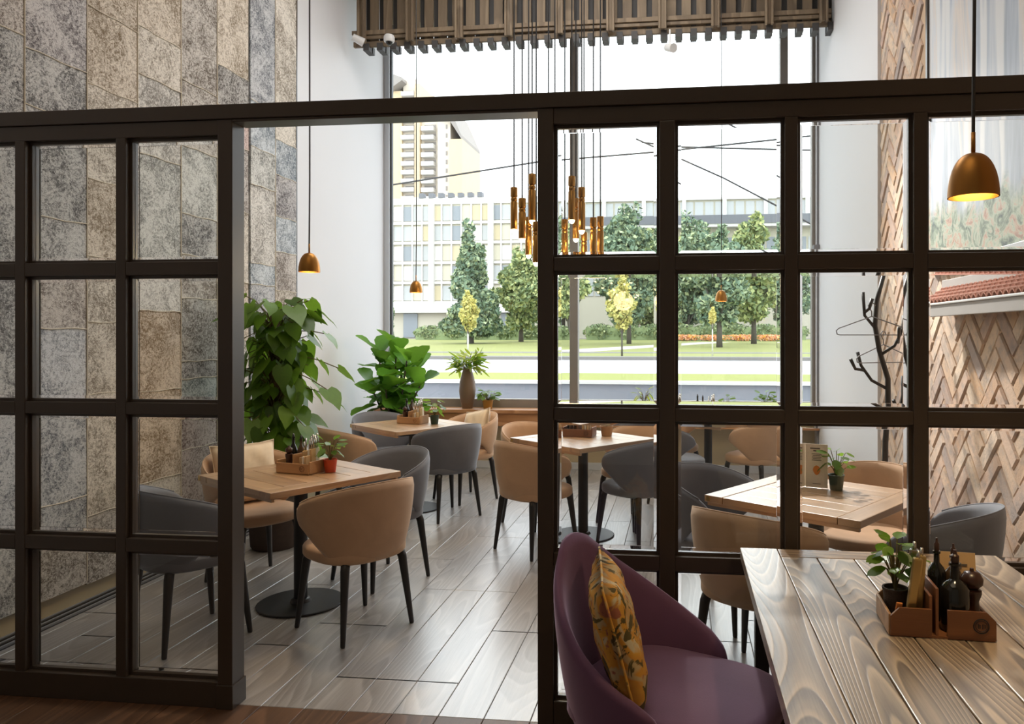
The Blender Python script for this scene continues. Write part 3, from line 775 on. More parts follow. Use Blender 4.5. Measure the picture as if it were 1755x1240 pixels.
# ------------------------------------------------------------------ cushions
def pillow_mesh(name, mat, w, h, t, n=14, seed=1):
    r = random.Random(seed); vv = []; ff = []
    ph = [r.uniform(0, 6) for _ in range(6)]
    for s in (-1, 1):
        for i in range(n + 1):
            for j in range(n + 1):
                a, b = -1 + 2 * i / n, -1 + 2 * j / n
                puff = ((1 - a ** 4) * (1 - b ** 4)) ** .55
                pin = 1 - .09 * (1 - (abs(a) ** 3)) * 1.0 if False else 1
                px = a * w / 2 * (1 - .07 * (1 - b * b) * abs(a) ** 2); pz = b * h / 2 * (1 - .07 * (1 - a * a) * abs(b) ** 2)
                wr = .006 * math.sin(a * 5 + ph[0]) * math.sin(b * 4 + ph[1]) + .004 * math.sin(a * 11 + b * 7 + ph[2])
                vv.append((s * (t / 2 * puff) + wr * puff, px, pz))
    m = (n + 1) ** 2
    for i in range(n):
        for j in range(n):
            a = i * (n + 1) + j; b = a + n + 1
            ff.append((a, b, b + 1, a + 1)); ff.append((m + a, m + a + 1, m + b + 1, m + b))
    edge = [j for j in range(n + 1)] + [i * (n + 1) + n for i in range(1, n + 1)] + [n * (n + 1) + j for j in range(n - 1, -1, -1)] + [i * (n + 1) for i in range(n - 1, 0, -1)]
    for p, q in zip(edge, edge[1:] + edge[:1]): ff.append((q, p, m + p, m + q))
    return MB().add(vv, ff).mesh(name, mat, True)
def cushion(mat, w, h, t, loc, rz, tilt, label, seed=1, roll=0):
    o = thing('cushion', label, 'cushion', loc, rz, 'scatter cushions on the chairs')
    o.rotation_euler = (roll, tilt, rz)
    put('cover', pillow_mesh('cover', mat, w, h, t, seed=seed), o)
    # piped edge
    pts = []
    for a, b in [(-1, -1), (-.5, -.93), (0, -.93), (.5, -.93), (1, -1), (.93, -.5), (.93, 0), (.93, .5), (1, 1), (.5, .93), (0, .93), (-.5, .93), (-1, 1), (-.93, .5), (-.93, 0), (-.93, -.5), (-1, -1)]:
        pts.append((0, a * w / 2, b * h / 2))
    MB().tube(pts, .004, 5).build('edge_piping', mat, o, smooth=True)
    return o
def on_chair(ch, dx, dz): 
    a = ch.rotation_euler.z; return (ch.location.x + dx * math.cos(a), ch.location.y + dx * math.sin(a), dz)
cushion(M['cream'], .42, .38, .15, on_chair(C3, -.13, .665), C3.rotation_euler.z, -.22, 'cream fluffy cushion on the chair by the rug wall', 2)
cushion(M['cream'], .36, .36, .12, on_chair(C2b, -.13, .65), C2b.rotation_euler.z, -.25, 'beige cushion on the chair below the window sill', 3, .2)
cushion(M['floral'], .30, .26, .10, (-.22, 7.70, .60), R(-36), -.3, 'small floral cushion on a chair at the far window table', 4)

# ------------------------------------------------------------------ foreground table and plum chair
ft = thing('long_table', 'brushed dark oak table in the right foreground', 'table', (.68, 2.19, 0))
hx, y0, y1, top, th = .455, -.72, .70, .75, .042
lb = .135
MB().bb(-hx, -hx + lb, y0, y1, top - th, top).build('side_board', M['top_near'], ft, bevel=.003)
MB().bb(hx - lb, hx, y0, y1, top - th, top).build('side_board', M['top_near'], ft, bevel=.003)
MB().bb(-hx + lb + .002, hx - lb - .002, y1 - .10, y1, top - th, top - .0006).build('end_board', M['top_near_x'], ft, bevel=.003)
MB().bb(-hx + lb + .002, hx - lb - .002, y0, y0 + .10, top - th, top - .0006).build('end_board', M['top_near_x'], ft, bevel=.003)
np_ = 5; wd = (2 * hx - 2 * lb) / np_
for i in range(np_):
    xa = -hx + lb + i * wd
    MB().bb(xa + .0018, xa + wd - .0018, y0 + .102, y1 - .102, top - th, top - .001).build('plank', M['top_near'], ft, bevel=.003)
MB().bb(-hx + .06, hx - .06, y0 + .06, y1 - .06, top - th - .05, top - th).build('apron', M['black'], ft)
for sx in (-1, 1):
    for yy in (y0 + .09, y1 - .09):
        MB().bb(sx * (hx - .07) - .025, sx * (hx - .07) + .025, yy - .025, yy + .025, 0, top - th - .05).build('leg', M['black'], ft, bevel=.004)

pc = thing('plum_chair', 'plum velvet armchair with a high sloping back beside the foreground table', 'chair', (-.06, 2.40, 0), R(-24))
put('backrest', shell_mesh('backrest', M['purple'], hb=.925, ha=.50, r0=.27, r1=.335, phm=R(116), cut0=R(80), zb0=.36, zb1=.40, th=.045, nu=72, nv=14, peak=.72), pc)
put('seat', puck_mesh('seat', M['purple'], .315, .275, .37, .475, rnd=.035, ex=3.4, cx=.055), pc)
MB().lathe([(.2, .345), (.2, .372)], 20).build('seat_frame', M['leg'], pc)
for a in (-1, 1):
    for b_ in (-1, 1): put('leg', leg_mesh(a, b_, .37), pc)
cushion(M['floral'], .40, .40, .12, (-.19, 2.31, .650), R(7), -.26, 'yellow floral print cushion on the plum armchair', 7)

# ------------------------------------------------------------------ plants
def leaf_mesh(name, mat, kind):
    """leaf along +x, base at the origin, unit length"""
    prof = {'heart': [(0, .02), (-.10, .24), (.02, .42), (.25, .46), (.5, .36), (.75, .18), (1, 0)],
            'fig': [(0, .03), (.10, .18), (.3, .27), (.5, .32), (.7, .44), (.88, .42), (1, .12)],
            'oval': [(0, .02), (.15, .22), (.4, .36), (.65, .34), (.85, .2), (1, 0)],
            'blade': [(0, .02), (.2, .07), (.5, .09), (.8, .06), (1, 0)]}[kind]
    fold = {'heart': .10, 'fig': .14, 'oval': .10, 'blade': .05}[kind]; droop = {'heart': .22, 'fig': .12, 'oval': .1, 'blade': .18}[kind]
    vv = []; ff = []
    for i, (x, w_) in enumerate(prof):
        xm = i / (len(prof) - 1) if kind == 'heart' else x
        zc = -droop * xm * xm
        vv += [(xm, 0, zc), (x, w_, zc + fold * (w_ / .36) - .06 * (w_ > .3)), (x, -w_, zc + fold * (w_ / .36) - .06 * (w_ > .3))]
    for i in range(len(prof) - 1):
        a, b = 3 * i, 3 * i + 3
        ff += [(a, b, b + 1, a + 1), (a, a + 2, b + 2, b)]
    return MB().add(vv, ff).mesh(name, mat, True)
LEAF = {k: leaf_mesh('leaf', M[m], kd) for k, m, kd in (('pothos', 'pothos', 'heart'), ('fig', 'fig', 'fig'), ('small', 'smallleaf', 'oval'), ('yellow', 'yellowleaf', 'blade'), ('dark', 'pothos', 'oval'))}
def leaf(parent, key, p, az, el, L, roll=0, wd=1.0):
    return put('leaf', LEAF[key], parent, p, (roll, -el, az), (L, L * wd, L))

# climbing pothos on a moss pole by the rug wall
pl = thing('climbing_plant', 'tall leafy climbing plant on a moss pole beside the rug wall', 'plant', (-2.94, 5.24, 0))
b = MB(); b.lathe([(.15, 0), (.165, .02), (.19, .32), (.20, .34), (.19, .345), (.17, .33)], 28); b.build('pot', M['basket'], pl, smooth=True, angle=.7)
MB().lathe([(.175, .30), (.176, .318)], 24).build('soil', M['soil'], pl)
b = MB(); b.tube([(0, 0, .3), (.01, 0, .8), (-.01, .01, 1.3), (.0, .0, 1.72)], .035, 12); b.build('moss_pole', M['moss'], pl, smooth=True)
r = random.Random(11); stems = MB()
for i in range(230):
    z = .55 + 1.22 * (i / 230) + r.uniform(-.04, .04); az = r.uniform(0, 2 * PI)
    d = r.uniform(.06, .25); up = max(0, (z - 1.5) / .3)
    el = r.uniform(-1.25, -.35) + up * r.uniform(.2, .9)
    p = Vector((d * math.cos(az), d * math.sin(az), z + r.uniform(-.02, .08)))
    L = r.uniform(.11, .20)
    a2 = az + r.uniform(-.6, .6)
    if p.x + L * math.cos(a2) * math.cos(el) < -.40: continue
    leaf(pl, 'pothos', p, a2, el, L, r.uniform(-.5, .5), r.uniform(.75, 1.0))
    stems.tube([(.03 * math.cos(az), .03 * math.sin(az), z - .08), (p.x * .6, p.y * .6, z + .03), p], .0035, 4)
# long shoots reaching toward the light
for az, z, ln, up in ((-.1, 1.55, .42, .10), (.15, 1.42, .46, -.02), (-.35, 1.32, .52, -.06), (.1, 1.18, .40, .02), (-.5, 1.05, .36, -.05), (.5, 1.62, .3, .2), (-.2, .95, .38, -.15), (-.6, 1.68, .26, .16)):
    q = [Vector((math.cos(az) * ln * t_, math.sin(az) * ln * t_, z + up * t_ - .1 * t_ * t_)) for t_ in (0.05, .35, .7, 1)]
    stems.tube(q, .004, 5)
    leaf(pl, 'pothos', q[-1], az + r.uniform(-.3, .3), -.55, r.uniform(.15, .21), r.uniform(-.5, .5), .9)
    leaf(pl, 'pothos', q[2], az + 1, -.7, .15, .3, .9); leaf(pl, 'pothos', q[1], az - 1, -.8, .16, .3, .9)
stems.build('stems', M['stem'], pl)

# fiddle-leaf fig
fg = thing('fiddle_leaf_fig', 'fiddle-leaf fig with big glossy leaves in the window corner', 'plant', (-2.90, 7.45, 0))
b = MB(); b.lathe([(.14, 0), (.15, .02), (.18, .34), (.19, .36), (.17, .36), (.16, .33)], 24); b.build('pot', M['vase'], fg, smooth=True, angle=.7)
MB().lathe([(.16, .31), (.161, .325)], 20).build('soil', M['soil'], fg)
r = random.Random(4); st = MB()
for k, (tx, ty, h) in enumerate(((-.16, 0, 1.36), (.16, -.05, 1.28), (.05, .1, 1.15), (.30, -.02, 1.05), (-.05, -.1, 1.02), (-.24, .02, 1.0), (.02, .02, 1.40), (.24, .04, 1.22), (-.12, .08, 1.24))):
    st.tube([(0, 0, .3), (tx * .4, ty * .4, .7), (tx, ty, h)], [.014, .011, .007], 7)
    nL_ = 13
    for i in range(nL_):
        t_ = .40 + .60 * i / (nL_ - 1); p = Vector((tx * t_, ty * t_, .3 + (h - .3) * t_))
        az = i * 2.4 + k * 1.1; f_ = i / (nL_ - 1); el = r.uniform(-.75, -.2) if f_ < .5 else (r.uniform(-.3, .5) if f_ < .8 else r.uniform(.6, 1.15))
        L = r.uniform(.19, .29)
        if p.z < .95 and math.sin(az) < -.2 and math.cos(az) > -.3: continue
        if p.x + L * math.cos(az) * math.cos(el) < -.46: continue
        leaf(fg, 'fig', p, az, el, L, r.uniform(-.4, .4), 1.0)
st.build('stems', M['trunk'], fg)

def potted(name, label, loc, potmat, pr, ph, key, nleaf, L, spread, hgt, seed, cat='plant', group=None, rim=True):
    o = thing(name, label, cat, loc, 0, group); r = random.Random(seed)
    prof = [(pr * .78, 0), (pr * .8, .003), (pr, ph * .92), (pr * 1.06, ph * .92), (pr * 1.06, ph), (pr * .92, ph), (pr * .9, ph * .85)] if rim else [(pr * .9, 0), (pr, .01), (pr, ph), (pr * .9, ph), (pr * .88, ph * .85)]
    MB().lathe(prof, 20).build('pot', potmat, o, smooth=True, angle=.6)
    MB().lathe([(pr * .9, ph * .84), (pr * .9, ph * .88)], 16).build('soil', M['soil'], o)
    s = MB()
    for i in range(nleaf):
        az = i * 2.4 + r.uniform(-.4, .4); t_ = (i + .5) / nleaf; z = ph + hgt * (.25 + .75 * t_)
        d = spread * (.35 + .65 * math.sin(PI * (.25 + .6 * t_))) * r.uniform(.5, 1)
        p = Vector((d * .5 * math.cos(az), d * .5 * math.sin(az), z))
        leaf(o, key, p, az, r.uniform(-.75, .35) + .5 * (t_ > .85), L * r.uniform(.7, 1.15), r.uniform(-.5, .5))
        s.tube([(0, 0, ph * .85), (p.x * .4, p.y * .4, (ph + z) / 2), p], .0018, 4)
    s.build('stems', M['stem'], o); return o

# vase with foliage and pots on the sill
vz = thing('vase', 'tall brown stoneware vase of yellow-green foliage on the window sill', 'vase', onY(801, 697, 8.42).to_tuple()[:2] + (.705,))
MB().lathe([(.055, 0), (.062, .01), (.085, .12), (.095, .2), (.088, .30), (.068, .38), (.052, .43), (.05, .45), (.042, .45), (.045, .42)], 24).build('body', M['vase'], vz, smooth=True, angle=.8)
r = random.Random(8); s = MB()
for i in range(38):
    az = i * 2.4 + r.uniform(-.3, .3); el = r.uniform(-.45, 1.1); ln = r.uniform(.10, .21)
    q = [Vector((0, 0, .42)), Vector((math.cos(az) * ln * .4, math.sin(az) * ln * .4, .47 + .06 * el)), Vector((math.cos(az) * ln, math.sin(az) * ln, .48 + ln * math.sin(el)))]
    s.tube(q, .003, 4)
    for t_ in range(5):
        p = q[1].lerp(q[2], t_ / 4)
        leaf(vz, 'yellow' if i % 4 else 'dark', p, az + r.uniform(-1.2, 1.2), el * .6 + r.uniform(-.5, .4), r.uniform(.09, .15) * (.7 if i % 4 == 0 else 1), r.uniform(-1.2, 1.2), 1.15 if i % 4 else .8)
s.build('stems', M['stem'], vz)
def sill(px, py): p = onY(px, py, 8.40); return (p.x, 8.40, .705)
potted('potted_plant', 'small ochre pot with a bushy green plant on the sill beside the vase', sill(836, 700), M['ochre_pot'], .06, .10, 'small', 34, .085, .24, .11, 3)
potted('potted_plant', 'bright green plant on the sill behind the pane right of the doorway', sill(1104, 695), M['ochre_pot'], .06, .09, 'yellow', 30, .10, .2, .14, 5)
potted('potted_plant', 'grey-green plant on the far right of the window sill', sill(1312, 697), M['greenpot'], .05, .08, 'small', 20, .08, .2, .13, 6)

# ------------------------------------------------------------------ table-top things
def caddy(T, off, rz, lab, mat='caddy', sc=1.0, full=True):
    """wooden condiment caddy with its bottles, wrapped cutlery and cards as things of their own"""
    x, y = T[0] + off[0], T[1] + off[1]; z = .75
    o = thing('condiment_caddy', 'wooden two-bay condiment caddy ' + lab, 'caddy', (x, y, z), rz, 'wooden condiment caddies')
    W2, D2, H = .115, .075, .062
    MB().bb(-W2, W2, -D2, D2, 0, .006).build('base', M[mat], o)
    for s in (-1, 1):
        MB().bb(-W2, W2, s * D2 - .004, s * D2 + .004, .006, H).build('side_panel', M[mat], o, bevel=.002)
        MB().bb(s * W2 - .004, s * W2 + .004, -D2 + .004, D2 - .004, .006, H + .012).build('end_panel', M[mat], o, bevel=.002)
    MB().bb(-.004, .004, -D2 + .004, D2 - .004, .006, H + .05).build('divider', M[mat], o, bevel=.002)
    lg = MB(); lg.tube([(W2 * .62 + .016 * math.cos(a), -D2 - .0045, .034 + .016 * math.sin(a)) for a in [i * 2 * PI / 16 for i in range(17)]], .0016, 5)
    lg.tube([(W2 * .62 - .007, -D2 - .0045, .027), (W2 * .62 - .007, -D2 - .0045, .042)], .0014, 4); lg.tube([(W2 * .62 + .002, -D2 - .0045, .027), (W2 * .62 - .002, -D2 - .0045, .036), (W2 * .62 + .008, -D2 - .0045, .041)], .0014, 4)
    lg.build('stamped_logo', M['caddy_dark'] if mat == 'caddy' else M['black'], o)
    def P(dx, dy, dz=.0065):
        c, s_ = math.cos(rz), math.sin(rz); return (x + dx * c - dy * s_, y + dx * s_ + dy * c, z + dz)
    def bottle(dx, dy, h, r, mt, lb):
        q = thing('bottle', lb, 'bottle', P(dx, dy), rz)
        MB().lathe([(r * .9, 0), (r, .004), (r, h * .52), (r * .85, h * .6), (r * .36, h * .72), (r * .34, h * .86), (r * .42, h * .87), (r * .42, h * .89), (r * .3, h * .89)], 18).build('body', M[mt], q, smooth=True, angle=.7)
        MB().lathe([(r * .30, h * .885), (r * .33, h * .9), (r * .22, h * .96), (r * .1, h)], 12).build('stopper', M['black'], q, smooth=True)
    def sleeve(dx, dy, h, tilt, lb, mt='paper'):
        q = thing('cutlery_packet', lb, 'cutlery', P(dx, dy), rz, 'wrapped cutlery packets standing in the caddies'); q.rotation_euler = (tilt[0], tilt[1], rz)
        MB().bb(-.006, .006, -.019, .019, 0, h * .62).build('paper_sleeve', M[mt], q, bevel=.002)
        b_ = MB(); b_.tube([(0, .006, h * .6), (0, .006, h * .85), (0, .006, h)], [.004, .004, .006], 7); b_.tube([(0, -.008, h * .6), (0, -.008, h * .9)], [.004, .006], 7); b_.build('handles', M['steel'], q, smooth=True)
    if full:
        bottle(-.085, .028, .21, .024, 'dark_glass', 'slim dark oil bottle in the caddy ' + lab)
        bottle(-.035, .035, .20, .022, 'bottle', 'amber vinegar bottle in the caddy ' + lab)
        q = thing('pepper_mill', 'turned wooden pepper mill in the caddy ' + lab, 'pepper mill', P(-.06, -.035))
        MB().lathe([(.022, 0), (.023, .01), (.018, .04), (.015, .065), (.021, .085), (.021, .10), (.012, .104)], 16).build('body', M['mill'], q, smooth=True, angle=.9)
        MB().lathe([(.012, .104), (.021, .115), (.019, .132), (.006, .14), (.005, .148)], 16).build('cap', M['mill'], q, smooth=True, angle=.9)
        k = 0
        for i, (dx, dy) in enumerate(((.022, .045), (.045, .05), (.07, .045), (.028, .0), (.055, .005), (.085, .0))):
            sleeve(dx, dy, .19 + .012 * (i % 3), (.03 * (i % 2) - .015, .025 * ((i + 1) % 3 - 1)), ('white', 'kraft')[i % 2] + ' cutlery packet, ' + ('rear left', 'rear middle', 'rear right', 'front left', 'front middle', 'front right')[i] + ', in the caddy ' + lab, 'kraft' if i % 2 else 'paper')
        q = thing('card_stack', 'paper cards in the caddy ' + lab, 'cards', P(.062, -.045), rz)
        for i in range(3): MB().box((-.018 + i * .018, 0, .045 + .004 * i), (.012, .035, .088)).build('card', M['paper' if i % 2 else 'kraft'], q)
    return o
caddy(T1, (-.01, .03), R(-14), 'on the doorway table')
potted('potted_plant', 'small leafy plant in a red-orange pot on the doorway table', (-2.17 + .155, 4.15 + .05, .75), M['terracotta'], .038, .075, 'small', 20, .06, .12, .12, 21)
caddy(T2, (-.02, .05), R(-14), 'on the corner table by the fig')
potted('potted_plant', 'small plant in a dark green pot on the corner table by the fig', (-2.36 + .19, 6.53 + .02, .75), M['greenpot'], .04, .075, 'dark', 14, .07, .12, .14, 22)
caddy(T4, (-.04, .10), R(-8), 'on the table under the brass pendants', 'caddy_dark')
potted('potted_plant', 'small dark plant in a wooden tub on the table under the brass pendants', (-.74 + .17, 5.80 + .13, .75), M['caddy'], .05, .08, 'dark', 12, .05, .10, .08, 23)
caddy(T6, (-.02, .05), R(-10), 'on the far window table')
potted('potted_plant', 'small plant in a dark green pot on the far window table', (.27 + .18, 7.34 + .1, .75), M['greenpot'], .04, .075, 'dark', 12, .07, .12, .12, 24)
# menu card and plant on the table by the brick wall
mc = thing('menu_card', 'white folded standing menu card with orange pictures on the table by the brick wall', 'menu', (.655, 4.06, .75), R(-8))
for i, (sx, rz_) in enumerate(((-1, R(16)), (1, R(-10)))):
    p = MB().box((0, 0, .115), (.11, .003, .225)).build('panel', M['paper'], mc, (sx * .053, .006 if sx < 0 else 0, 0), (0, 0, rz_))
    b = MB()
    for k in range(2): b.box((-.008 + .006 * k, -.0022, .205 - .012 * k), (.05 - .02 * k, .001, .006))
    for k in range(5): b.box((0, -.0022, .176 - .008 * k), (.048 - .008 * (k % 2), .001, .003))
    b.box((0, -.0022, .022), (.04, .001, .003)); b.build('printed_lines', M['ink'], p)
    b = MB(); n_ = 16; vv = [(.019 * math.cos(2 * PI * j / n_) * (1 - .3 * max(0, -math.sin(2 * PI * j / n_))), -.0025, .092 + .025 * math.sin(2 * PI * j / n_)) for j in range(n_)]
    b.add(vv, [tuple(range(n_))]).build('printed_picture', M['orange_ink'], p)
potted('potted_plant', 'small plant in a dark green pot beside the menu card', (.80, 4.02, .75), M['greenpot'], .040, .078, 'dark', 16, .065, .12, .13, 25)

# foreground caddy, turned to face the camera
fz = .75; fcx, fcy, frz = .69, 2.17, R(-3)
fc = thing('condiment_caddy', 'reddish wooden condiment caddy with a stamped round logo on the foreground table', 'caddy', (fcx, fcy, fz), frz, 'wooden condiment caddies')
W2, D2, H = .130, .086, .07
MB().bb(-W2, W2, -D2, D2, 0, .006).build('base', M['caddy_dark'], fc)
def cutpanel(x0, x1, y, ch, cl, cr):
    vv = [(x0, 0), (x1, 0), (x1, ch - (.022 if cr else 0)), (x1 - (.022 if cr else 0), ch), (x0 + (.022 if cl else 0), ch), (x0, ch - (.022 if cl else 0))]
    b = MB(); n_ = len(vv); b.add([(a, y - .004, .006 + c_) for a, c_ in vv] + [(a, y + .004, .006 + c_) for a, c_ in vv], [tuple(range(n_)), tuple(range(n_, 2 * n_))[::-1]] + [(i, i + n_, (i + 1) % n_ + n_, (i + 1) % n_) for i in range(n_)])
    return b
cutpanel(-W2, -.028, -D2, H, True, False).build('front_panel', M['caddy_dark'], fc)
fp = cutpanel(.012, W2, -D2, H, False, True).build('front_panel', M['caddy_dark'], fc)
cutpanel(-W2, W2, D2, H, True, True).build('back_panel', M['caddy'], fc)
MB().bb(-W2 - .004, -W2 + .004, -D2 + .004, D2 - .004, 0, H * .8).build('end_panel', M['caddy'], fc, bevel=.002)
MB().bb(W2 - .004, W2 + .004, -D2 + .004, D2 - .004, 0, H * .7).build('end_panel', M['caddy_dark'], fc, bevel=.002)
MB().bb(-.016, -.008, -D2 + .004, D2 - .004, .006, H + .06).build('divider', M['caddy_dark'], fc, bevel=.002)
MB().bb(-.032, -.024, -D2 + .004, D2 - .004, .006, H + .04).build('divider', M['caddy_dark'], fc, bevel=.002)
lg = MB(); lx = .094; lz = .040
lg.tube([(lx + .0185 * math.cos(a), -D2 - .0045, lz + .0185 * math.sin(a)) for a in [i * 2 * PI / 24 for i in range(25)]], .0016, 5)
lg.tube([(lx + .014 * math.cos(a), -D2 - .0045, lz + .014 * math.sin(a)) for a in [i * 2 * PI / 24 for i in range(25)]], .0008, 4)
lg.tube([(lx - .008, -D2 - .0045, lz - .006), (lx - .008, -D2 - .0045, lz + .006), (lx - .003, -D2 - .0045, lz + .002), (lx - .003, -D2 - .0045, lz - .006)], .0012, 4)
lg.tube([(lx + .003, -D2 - .0045, lz - .007), (lx + .003, -D2 - .0045, lz + .005), (lx + .009, -D2 - .0045, lz + .004), (lx + .009, -D2 - .0045, lz - .005)], .0012, 4)
lg.build('stamped_logo', M['black'], fp)
def FP(dx, dy, dz=.0065): return (fcx + dx * math.cos(frz) - dy * math.sin(frz), fcy + dx * math.sin(frz) + dy * math.cos(frz), fz + dz)
def fbottle(nm, lb, dx, dy, h, r, mt, shoulder=.6):
    q = thing(nm, lb, 'bottle', FP(dx, dy), frz)
    MB().lathe([(r * .92, 0), (r, .004), (r, h * shoulder), (r * .8, h * (shoulder + .06)), (r * .34, h * (shoulder + .12)), (r * .3, h * .80), (r * .42, h * .81), (r * .42, h * .84), (r * .28, h * .84)], 22).build('body', M[mt], q, smooth=True, angle=.7)
    MB().lathe([(r * .24, h * .835), (r * .3, h * .86), (r * .3, h * .93), (r * .16, h * .95), (r * .12, h)], 14).build('pourer', M['mill'], q, smooth=True, angle=.7)
fbottle('bottle', 'squat dark glass bottle at the front of the foreground caddy', .045, -.035, .215, .036, 'dark_glass', .52)
fbottle('bottle', 'dark oil bottle with a black pourer at the back of the foreground caddy', .02, .045, .225, .024, 'dark_glass', .58)
fbottle('bottle', 'amber oil bottle behind the pepper mill in the foreground caddy', .065, .05, .21, .024, 'bottle', .58)
q = thing('pepper_mill', 'dark turned wooden pepper mill at the right of the foreground caddy', 'pepper mill', FP(.098, .0))
MB().lathe([(.026, 0), (.027, .01), (.021, .045), (.018, .07), (.025, .09), (.025, .10), (.016, .104)], 22).build('body', M['mill'], q, smooth=True, angle=.9)
MB().lathe([(.016, .104), (.028, .116), (.029, .13), (.02, .146), (.006, .15), (.005, .158)], 22).build('cap', M['mill'], q, smooth=True, angle=.9)
cd = thing('table_card', 'kraft tent card with red and brown lettering behind the foreground caddy bottles', 'card', FP(.095, .125, 0), frz - .06)
p = MB().box((0, 0, .085), (.105, .003, .17), rx=-.18).build('front_leaf', M['kraft'], cd)
MB().box((0, .045, .084), (.105, .003, .172), rx=.35).build('rear_leaf', M['kraft'], cd)
b = MB(); 
for k, (wd_, zz, xo) in enumerate(((.05, .135, .005), (.03, .127, .0))): b.box((xo, -.0035 + (zz - .085) * .18, zz), (wd_, .0012, .006), rx=-.18)
b.build('printed_lines', M['ink'], p)
b = MB()
for k, (wd_, zz) in enumerate(((.04, .108), (.05, .098), (.036, .086), (.044, .076))): b.box((-.008, -.0035 + (zz - .085) * .18, zz), (wd_, .0012, .004), rx=-.18)
b.build('printed_lines', plain('red_print', srgb(176, 70, 40), .7), p)
potted('potted_plant', 'small glossy plant in a dark ribbed pot in the foreground caddy', FP(-.092, .035), M['basket'], .033, .085, 'dark', 26, .052, .075, .135, 31)
for i, (dx, dy, tl, mt) in enumerate(((-.078, -.055, .13, 'gold_foil'), (-.052, -.03, .07, 'gold_foil'), (-.048, .03, .03, 'steel'))):
    q = thing('cutlery_packet', ('gold paper cutlery packet leaning at the front of the foreground caddy', 'gold paper cutlery packet in the middle of the foreground caddy', 'silver paper cutlery packet at the back of the foreground caddy')[i], 'cutlery', FP(dx, dy, .012), frz, 'wrapped cutlery packets standing in the caddies')
    q.rotation_euler = (0, tl, frz)
    MB().bb(-.012, .012, -.010, .010, 0, .19).build('paper_sleeve', M[mt], q, bevel=.004)
    MB().tube([(0, 0, .185), (0, 0, .21)], [.006, .004], 8).build('handles', M['steel'], q, smooth=True)
q = thing('sugar_sachet', 'yellow sachet lying in the front left corner of the foreground caddy', 'sachet', FP(-.112, -.06, .012), frz)
q.rotation_euler = (.2, .1, frz)
MB().bb(-.008, .008, -.003, .003, 0, .075).build('packet', M['orange_ink'], q, bevel=.002)
MB().bb(-.006, .006, .0032, .0036, .01, .065).build('printed_band', M['paper'], q)

# ------------------------------------------------------------------ pendant lamps
def dome_pendant(x, y, zb, label, r=.0575):
    o = thing('pendant_lamp', label, 'lamp', (x, y, zb), 0, 'brass dome pendant lamps')
    H = r * 1.85; prof = [(r * math.cos(a * PI / 2) ** .8 if a < 1 else .006, H * math.sin(a * PI / 2)) for a in [i / 12 for i in range(13)]]
    inner = [(max(.004, p[0] - .003), max(.0, p[1] - .003)) for p in prof][::-1]
    MB().lathe(prof + inner, 32, cap=False).build('shade', M['brass_satin'], o, smooth=True, angle=1.2)
    MB().tube([(0, 0, H - .004), (0, 0, H + .05)], .005, 10).build('stem', M['brass_satin'], o, smooth=True)
    MB().tube([(0, 0, H + .05), (0.003, 0, H + .4), (0, 0, ZC - zb)], .0042, 6).build('cord', M['cord'], o)
    MB().lathe([(.03, ZC - zb - .03), (.03, ZC - zb)], 16).build('ceiling_rose', M['black'], o)
    MB().lathe([(.001, .022), (r * .72, .022), (r * .72, .03), (.001, .03)], 20, cap=False).build('bulb', M['bulb'], o)
    l = bpy.data.lights.new('lamp_light', 'SPOT'); l.energy = 14; l.color = (1, .72, .38); l.spot_size = R(150); l.spot_blend = .8; l.shadow_soft_size = .045
    lo = bpy.data.objects.new('lamp_light', l); C.objects.link(lo); lo.parent = o; lo.location = (0, 0, .012)
p = onY(530, 466, 3.98); dome_pendant(p.x, p.y, p.z, 'brass dome pendant lamp in front of the white wall, over the doorway table')
p = onY(713, 501, 6.67); dome_pendant(p.x, p.y, p.z, 'brass dome pendant lamp over the corner table by the fig, against the window')
p = onY(1668, 338, 1.92); dome_pendant(p.x, p.y, p.z, 'brass dome pendant lamp hanging over the foreground table')
p = onY(1236, 516, 7.35); dome_pendant(p.x, p.y, p.z, 'brass dome pendant lamp over the far window table')

def tube_pendant(px, yt, yb, Y, label):
    a, b_ = onY(px, yt, Y), onY(px, yb, Y); h = a.z - b_.z
    o = thing('tube_pendant', label, 'lamp', (a.x, Y, b_.z), 0, 'brass tube pendants in a hanging cluster')
    r = .0275
    MB().lathe([(.002, 0), (r * .96, 0), (r, .004), (r, h * .64), (r * .9, h * .66), (r * .5, h * .665)], 20, cap=False).build('lower_tube', M['brass'], o, smooth=True, angle=.6)
    MB().lathe([(r * .95 * max(.35, math.sin(t_)), h * .715 - r * .95 * math.cos(t_)) for t_ in [PI * i / 10 for i in range(11)]], 18).build('ball_joint', M['brass'], o, smooth=True)
    MB().lathe([(r * .5, h * .765), (r * .9, h * .77), (r, h * .79), (r, h - .004), (r * .95, h), (.003, h)], 20, cap=False).build('upper_tube', M['brass'], o, smooth=True, angle=.6)
    MB().lathe([(r * .78 * math.cos(t_), -r * 1.0 * math.sin(t_)) for t_ in [PI / 2 * i / 6 for i in range(7)]], 16).build('bulb', M['bulb'], o, smooth=True)
    MB().tube([(0, 0, h), (0, 0, ZC - b_.z)], .0055, 6).build('cord', M['cord'], o)
